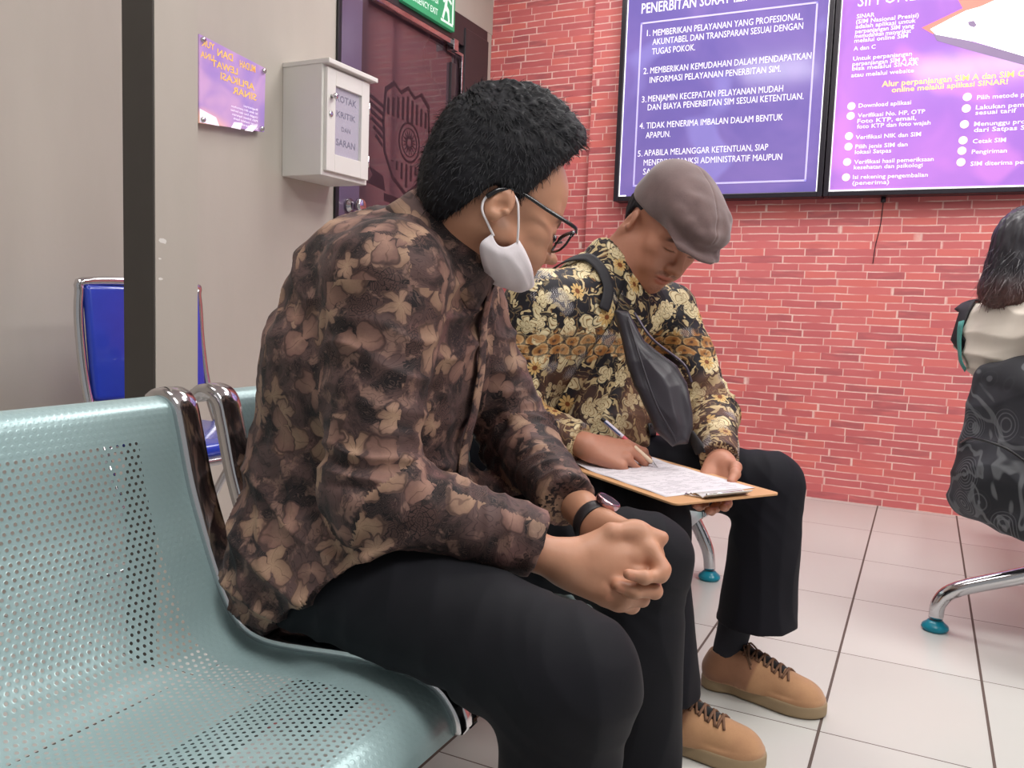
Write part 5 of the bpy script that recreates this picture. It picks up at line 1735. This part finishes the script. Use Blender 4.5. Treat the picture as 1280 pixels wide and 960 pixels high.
co_ = bm_obj('clip', cbm, simple('clip_metal', (214, 212, 206), .38, .5, .03), cbd, True); sd = co_.modifiers.new('solid', 'SOLIDIFY'); sd.thickness = .0012
tube('clip_wire', [MB @ Vector(p) for p in catmull([(.185, -.045, .006), (.158, -.062, .0065), (.150, -.055, .0065), (.158, -.046, .0068), (.182, -.04, .007)], 5)], .0014, M_CHROME, cbd)
tube('clip_spring', [MB @ Vector((.184, y, .0085)) for y in (-.04, 0, .04)], .0035, M_CHROME, cbd)
def m_form():
    t = NT('printed_form')
    P = t.coord('Object'); x, y, z = t.sep(P)
    ln = (y / .0072).fract()
    row = (y / .0072).floor()
    wd = t.white(t.comb((x / .011).floor(), row, 1.0)).gt(.35)
    rl = t.white(t.comb((x / .05).floor(), row, 4.0)).gt(.25)
    txt = ln.gt(.35) * ln.lt(.60) * wd * rl * t.noise(t.vm('MULTIPLY', P, (900., 900., 1.)), 1.0, 1.0).gt(.42)
    rule = ln.lt(.07) * t.white(t.comb(0.0, row, 2.0)).gt(.3)
    inside = x.abs().lt(.088) * y.abs().lt(.138)
    t.set(color=t.mix((txt * .75).max(rule * .55) * inside, lin((214, 208, 214)), lin((70, 66, 84))), rough=.7)
    return t.mat
def form_mesh():
    rows = []
    for i in range(23):
        x = -.160 + .312 * i / 22
        row = []
        for j in range(13):
            y = -.104 + .208 * j / 12
            z = .0048 + .010 * max(0, (-x - .06) / .1) ** 2 * (.3 + .7 * (j / 12 < .5) * (1 - j / 6)) + .0006 * math.sin(x * 60 + y * 40)
            row.append(tuple(MB @ Vector((x, y, z))))
        rows.append(row)
    o = ribbon('paper_form', rows, m_form(), None, .0003)
    return o
fo = form_mesh()
# object space follows the sheet so that the print runs along it
Mi = (MB @ Matrix.Translation((0, 0, .005)) @ Matrix.Rotation(PI / 2, 4, 'Z'))
fo.data.transform(Mi.inverted()); fo.location = Mi.translation; fo.rotation_euler = Mi.to_euler()
setp(fo, 'printed white form being filled in on the clipboard', 'paper')

pen = empty('pen', tuple(PEN_TIP), label='white and red ballpoint pen held in writing hand of person in cap', cat='pen')
pd = nrm(PEN_TOP - PEN_TIP); PLn = np.linalg.norm(PEN_TOP - PEN_TIP)
Mp = Matrix.Translation(Vector(PEN_TIP)) @ Vector(pd).to_track_quat('Z', 'Y').to_matrix().to_4x4()
S_ = PLn / .150
def seg(name, prof, m): bm_obj(name, lathe_bm([(r, z * S_) for r, z in prof], 16, M=Mp), m, pen, True)
seg('tip', [(.0006, 0), (.0012, .003), (.0030, .013), (.0036, .016)], M_CHROME)
seg('grip', [(.0038, .016), (.0046, .020), (.0048, .060), (.0046, .064)], simple('cream_grip', (222, 196, 170), .4))
seg('barrel', [(.0046, .064), (.0048, .066), (.0048, .092), (.0047, .094)], simple('red_barrel', (206, 92, 104), .3))
seg('sleeve', [(.0047, .094), (.0049, .096), (.0048, .140), (.0042, .142)], simple('white_barrel', (208, 200, 214), .3))
seg('button', [(.0034, .142), (.0044, .144), (.0044, .151), (.0030, .152)], M_BLACKMETAL)
bm = bmesh.new(); box_bm((.0046, -.0016, .100 * S_), (.0062, .0016, .143 * S_), bm, M=Mp)
bm_obj('clip', bm, simple('blue_pen_clip', (70, 90, 130), .3), pen)

# sling bag ---------------------------------------------------------------------------------
bag = empty('sling_bag', (-.47, 1.68, .60), label='black leather sling bag across chest of person in cap', cat='bag')
def m_leather():
    t = NT('black_leather')
    P = t.coord('Object'); n = t.noise(P, 14.0, 2.0); n2 = t.noise(P, 240.0, 3.0)
    t.set(color=t.mix(n, lin((38, 35, 42)), lin((62, 57, 64))), rough=.42, spec=.45)
    t.bump(n2, .25, .0006)
    return t.mat
M_LEA = m_leather()
BO = V3(-.498, 1.662, .720); bn = nrm((.50, -.82, .30)); bu = V3(-.25, .10, 1); bu = nrm(bu - bn * (bu @ bn)); br_ = np.cross(bu, bn)
bpoly = [(-.052, .165), (-.020, .158), (.005, .090), (.062, .030), (.078, -.010), (.070, -.105), (.052, -.135), (.020, -.138), (-.012, -.095), (-.040, .02)]
def sd_poly(p, poly):
    v = np.array(poly, float); d = ((p - v[0]) ** 2).sum(1); s = np.ones(len(p))
    n = len(v); j = n - 1
    for i in range(n):
        e = v[j] - v[i]; w = p - v[i]
        b = w - e * np.clip((w @ e) / (e @ e), 0, 1)[:, None]
        d = np.minimum(d, (b * b).sum(1))
        c = np.stack([p[:, 1] >= v[i][1], p[:, 1] < v[j][1], e[0] * w[:, 1] > e[1] * w[:, 0]])
        s = np.where(c.all(0) | (~c).all(0), -s, s); j = i
    return s * np.sqrt(d)
def bag_fn(P):
    q = P - BO; x = q @ br_; y = q @ bu; z = q @ bn
    d2 = sd_poly(np.stack([x, y], 1), bpoly) + .016
    th = .002 + .014 * sstep(-d2, .0, .040)
    return smax(d2, np.abs(z) - th, .014) - .014
Vb, Qb = isosurf(bag_fn, BO - .24, BO + .24, .003)
Nb = vnormals(Vb, Qb)
Vb = Vb + Nb * (.0022 * vnoise(Vb, 22, 51) + .0025 * (1 - np.abs(np.sin(PI * ((Vb @ nrm((.6, .3, .7))) / .05 + vnoise(Vb, 9, 52)))) - .4))[:, None]
mesh_np('bag_body', Vb, Qb, M_LEA, bag)
BP = lambda x, y, z=0: tuple(BO + br_ * x + bu * y + bn * z)
tube('zip', catmull([BP(-.012, .150, .014), BP(.012, .088, .024), BP(.066, .028, .026), BP(.078, -.012, .022)], 6), .0028, simple('zip_teeth', (92, 84, 96), .3, .6), bag, 8)
tube('zip_flap', catmull([BP(-.030, .140, .022), BP(-.022, .05, .030), BP(-.006, -.05, .030), BP(.026, -.128, .018)], 6), .0022, M_LEA, bag, 8)
M_STRAP = simple('black_webbing', (34, 32, 38), .7, bump=.3, bscale=300)
strip_on('strap', sh2, [BP(-.040, .165, 0), (-.600, 1.700, .93), (-.655, 1.715, .985), (-.71, 1.74, .985), (-.80, 1.77, .92), (-.90, 1.84, .80), (-.98, 1.90, .66)], .026, M_STRAP, bag, .0065, .003, 8)
strip_on('strap', sh2, [BP(.045, -.130, 0), (-.52, 1.83, .60), (-.62, 1.97, .58), (-.78, 2.02, .60), (-.95, 1.97, .63)], .026, M_STRAP, bag, .0065, .003, 8)

# ================================================================== woman at the right edge
SK3 = m_skin('skin_light', (206, 160, 136), (200, 146, 124))
WS = V3(-.055, 0, -.012)
p3 = empty('person', (.42, 2.62, 0), label='person with dark bob hair and pale sleeve at the right edge, wearing a backpack', cat='person')
HO3 = V3(.305, 2.66, 1.055) + WS; HM3 = head_frame((.86, .5), 14); HS3 = 1.0
F3 = nrm((.80, .60, 0)); L3 = V3(-F3[1], F3[0], 0)
N3 = V3(.285, 2.65, .915) + WS
S3R, E3R, W3R = V3(.345, 2.505, .865) + WS, V3(.44, 2.47, .63), V3(.62, 2.60, .56)
S3L, E3L, W3L = V3(.185, 2.775, .865) + WS, V3(.27, 2.90, .63), V3(.50, 2.92, .57)
H3R = Hand(W3R, (.8, .55, -.2), (.2, -.3, .93), 'R', [(14, 20, 12)] * 4, (6, 2, -2, -6), None, .9)
H3L = Hand(W3L, (.85, .3, -.2), (.1, .1, .95), 'L', [(14, 20, 12)] * 4, (6, 2, -2, -6), None, .9)
hf3 = head_sdf(.004, -.088, .85)
P3R, P3L, K3R, K3L, A3R, A3L = V3(.38, 2.56, .49), V3(.30, 2.74, .49), V3(.76, 2.72, .49), V3(.66, 2.98, .49), V3(.76, 2.74, .09), V3(.68, 3.0, .09)
bf3 = body_fn(HO3, HM3, HS3, hf3, N3, (H3R, H3L), ((S3R, E3R, H3R.W), (S3L, E3L, H3L.W)), ((N3, V3(.34, 2.65, .55)), (S3R, S3L), (V3(.34, 2.65, .53), P3R), (V3(.34, 2.65, .53), P3L), (P3R, K3R), (K3R, A3R), (P3L, K3L), (K3L, A3L)))
V, Q = isosurf(bf3, (.10, 2.38, .03), (.92, 3.10, 1.25), .004)
mesh_np('body', V, Q, SK3, p3, paint_face(V, HO3, HM3, HS3, (.9, .6, .6), .9))
def hair3(P):
    c = smin(ell((-.012, 0, .050), (.108, .090, .096))(P), ell((-.040, 0, -.035), (.075, .086, .115))(P), .04)
    c = smin(c, ell((-.050, 0, -.105), (.062, .080, .050))(P), .03)
    x, y, z = P[:, 0], np.abs(P[:, 1]), P[:, 2]
    face = np.maximum(np.maximum(.028 + .5 * np.maximum(-.02 - z, 0) * 0 - x, z - .080), y - .072 - .02 * (x < .05))
    return smax(c, -face, .02)
Vh, Qh = isosurf(LOCAL(hair3, HO3, HM3, HS3), HO3 - .20, HO3 + .18, .0035)
Nh = vnormals(Vh, Qh)
ql = (Vh - HO3) @ HM3
Vh = Vh + Nh * (.0028 * vnoise(np.stack([ql[:, 0] * 6, ql[:, 1] * 6, ql[:, 2]], 1), 26, 61))[:, None]
sv, sq = strands(Vh[ql[:, 2] < .0], Nh[ql[:, 2] < .0], lambda P: np.tile(np.array([-.15, 0, -1.0]), (len(P), 1)), 1500, .03, RNG, .0008, .12)
M_HAIR3 = (lambda t: (t.set(color=t.mix(t.sep(t.coord('Object'))[2].ss(.90, 1.02), lin((92, 60, 56)), lin((36, 33, 40))), rough=.42), t.mat)[1])(NT('dark_brown_hair'))
mesh_np('hair', np.concatenate([Vh, sv]), np.concatenate([Qh, sq + len(Vh)]), M_HAIR3, p3)
M_TEE = simple('pale_grey_cotton', (206, 196, 184), .8, var=.05, bump=.1)
t3 = U(.05, erc((.34, 2.65, .49), (.33, 2.65, .62), (.165, .115), (.150, .108), L3), erc((.33, 2.65, .62), (.24, 2.645, .80), (.150, .110), (.165, .112), L3), erc((.24, 2.645, .80), (.225, 2.65, .87), (.165, .11), (.13, .075), L3), (rc(S3R, S3L, .055, .055), .06))
aR3 = INT(rc(S3R, E3R, .066, .062), plane(S3R + (E3R - S3R) * .92, E3R - S3R)); aL3 = INT(rc(S3L, E3L, .066, .062), plane(S3L + (E3L - S3L) * .92, E3L - S3L))
sh3 = lambda P: smin(smin(INT(t3, lambda P: .44 - P[:, 2])(P), aR3(P), .03), aL3(P), .03)
cloth('shirt', [(t3, [(.34, 2.65, .44), (.285, 2.65, .9)], F3, .15), (aR3, [S3R, E3R], (0, 1, 0), .06), (aL3, [S3L, E3L], (0, -1, 0), .06)], sh3, (.08, 2.36, .40), (.62, 3.02, 1.0), .0045, M_TEE, p3,
      lambda V, N, gi, gd, UV: .004 * vnoise(V, 15, 71) + .006 * (1 - np.abs(np.sin(PI * ((V @ nrm((.3, .2, .8))) / .06 + vnoise(V, 7, 72)))) - .4))
M_JEAN = m_trouser('dark_denim', (34, 36, 46), (44, 46, 58))
j3 = U(.04, erc((.34, 2.65, .49), (.34, 2.65, .54), (.165, .11), (.15, .105), L3), rc(P3R, K3R, .088, .066), rc(P3L, K3L, .088, .066), (rc(K3R, A3R, .064, .05), .03), (rc(K3L, A3L, .064, .05), .03))
cloth('trousers', [(j3, [(.34, 2.65, .4), (.34, 2.65, .6)], F3, .15)], lambda P: smax(j3(P), .07 - P[:, 2], .004), (.10, 2.36, .04), (.90, 3.10, .66), .006, M_JEAN, p3)
shoe(p3, A3R * V3(1, 1, 0) + V3(-.05, -.01, 0), (.95, .3), M_WHITEP, M_WHITEP, M_WHITEP, .25)
shoe(p3, A3L * V3(1, 1, 0) + V3(-.05, -.01, 0), (.95, .3), M_WHITEP, M_WHITEP, M_WHITEP, .25)

# backpack
def m_pack():
    t = NT('black_swirl_print')
    P = t.coord('Object')
    n = t.noise(P, 4.2, 2.0, .5, 1.6); n2 = t.noise(P, 70.0, 2.0)
    sw = ((n * 36.0).sin()).ss(.55, .95)
    big = t.noise(P, 5.0, 2.0, .5, 1.0)
    c = t.mix(big.ss(.45, .6) * .6, lin((24, 25, 32)), lin((66, 66, 74)))
    c = t.mix(sw * .5, c, lin((128, 130, 134)))
    vn = t.voro(t.vm('SCALE', P, 1.0), 9.0, .8, 'F1', '3D')
    d = t.e(vn.outputs['Distance'])
    ring = ((d * 95.0).sin()).ss(.3, .8) * (1.0 - d.ss(.35, .5))
    c = t.mix(ring * .5, c, lin((122, 122, 128)))
    c = t.mix(n2 * .2, c, lin((20, 20, 26)))
    t.set(color=c, rough=.75)
    return t.mat
bp = empty('backpack', (.17, 2.56, .40), label='black backpack with grey swirl print on the back of woman at right edge', cat='backpack')
BC = V3(.246, 2.505, .560); bf = nrm((-.72, -.62, .08)); bup = nrm((.36, .22, 1)); bup = nrm(bup - bf * (bup @ bf)); bl = np.cross(bup, bf)
MBK = np.stack([bl, bf, bup], 1)
def pack(P):
    q = (P - BC) @ MBK
    core = np.stack([np.abs(q[:, 0]) - .10, np.abs(q[:, 1]) - .035, np.abs(q[:, 2] + .02) - .16], 1)
    d = np.sqrt((np.maximum(core, 0) ** 2).sum(1)) + np.minimum(core.max(1), 0) - .050
    d = smin(d, ell((0, .06, -.10), (.115, .060, .095))(q), .03)
    return smin(d, ell((0, .0, .15), (.11, .070, .085))(q), .05)
Vp, Qp = isosurf(pack, BC - .34, BC + .34, .0045)
Np = vnormals(Vp, Qp)
Vp = Vp + Np * (.004 * vnoise(Vp, 12, 81) + .005 * (1 - np.abs(np.sin(PI * ((Vp @ nrm((.4, .3, .8))) / .09 + vnoise(Vp, 5, 82)))) - .4))[:, None]
mesh_np('pack_body', Vp, Qp, m_pack(), bp)
BKP = lambda x, y, z: tuple(BC + MBK @ V3(x, y, z))
tube('pocket_zip', catmull([BKP(-.11, .085, -.03), BKP(-.05, .108, -.005), BKP(.05, .108, -.005), BKP(.11, .085, -.03)], 6), .0035, M_BLACKMETAL, bp, 8)
tube('haul_loop', catmull([BKP(-.03, -.03, .235), BKP(-.02, -.02, .265), BKP(.02, -.02, .265), BKP(.03, -.03, .235)], 6), .006, M_STRAP, bp, 8)
M_TEALF = simple('teal_lining', (70, 140, 134), .7)
for s, S in ((1, S3L), (-1, S3R)):
    strip_on('shoulder_strap', sh3, [BKP(s * -.06, -.09, .17), tuple(S + V3(-.04, -.02, .07)), tuple(S * .75 + N3 * .25 + V3(.03, .02, .06)), tuple(S + F3 * .12 + V3(0, 0, -.06)), tuple(S + F3 * .06 + V3(0, 0, -.22))], .05, M_STRAP, bp, .008, .006, 6)
strip_on('strap_lining', sh3, [(.13, 2.70, .86), (.115, 2.68, .80), (.118, 2.66, .74)], .03, M_TEALF, bp, .010, .003, 6)
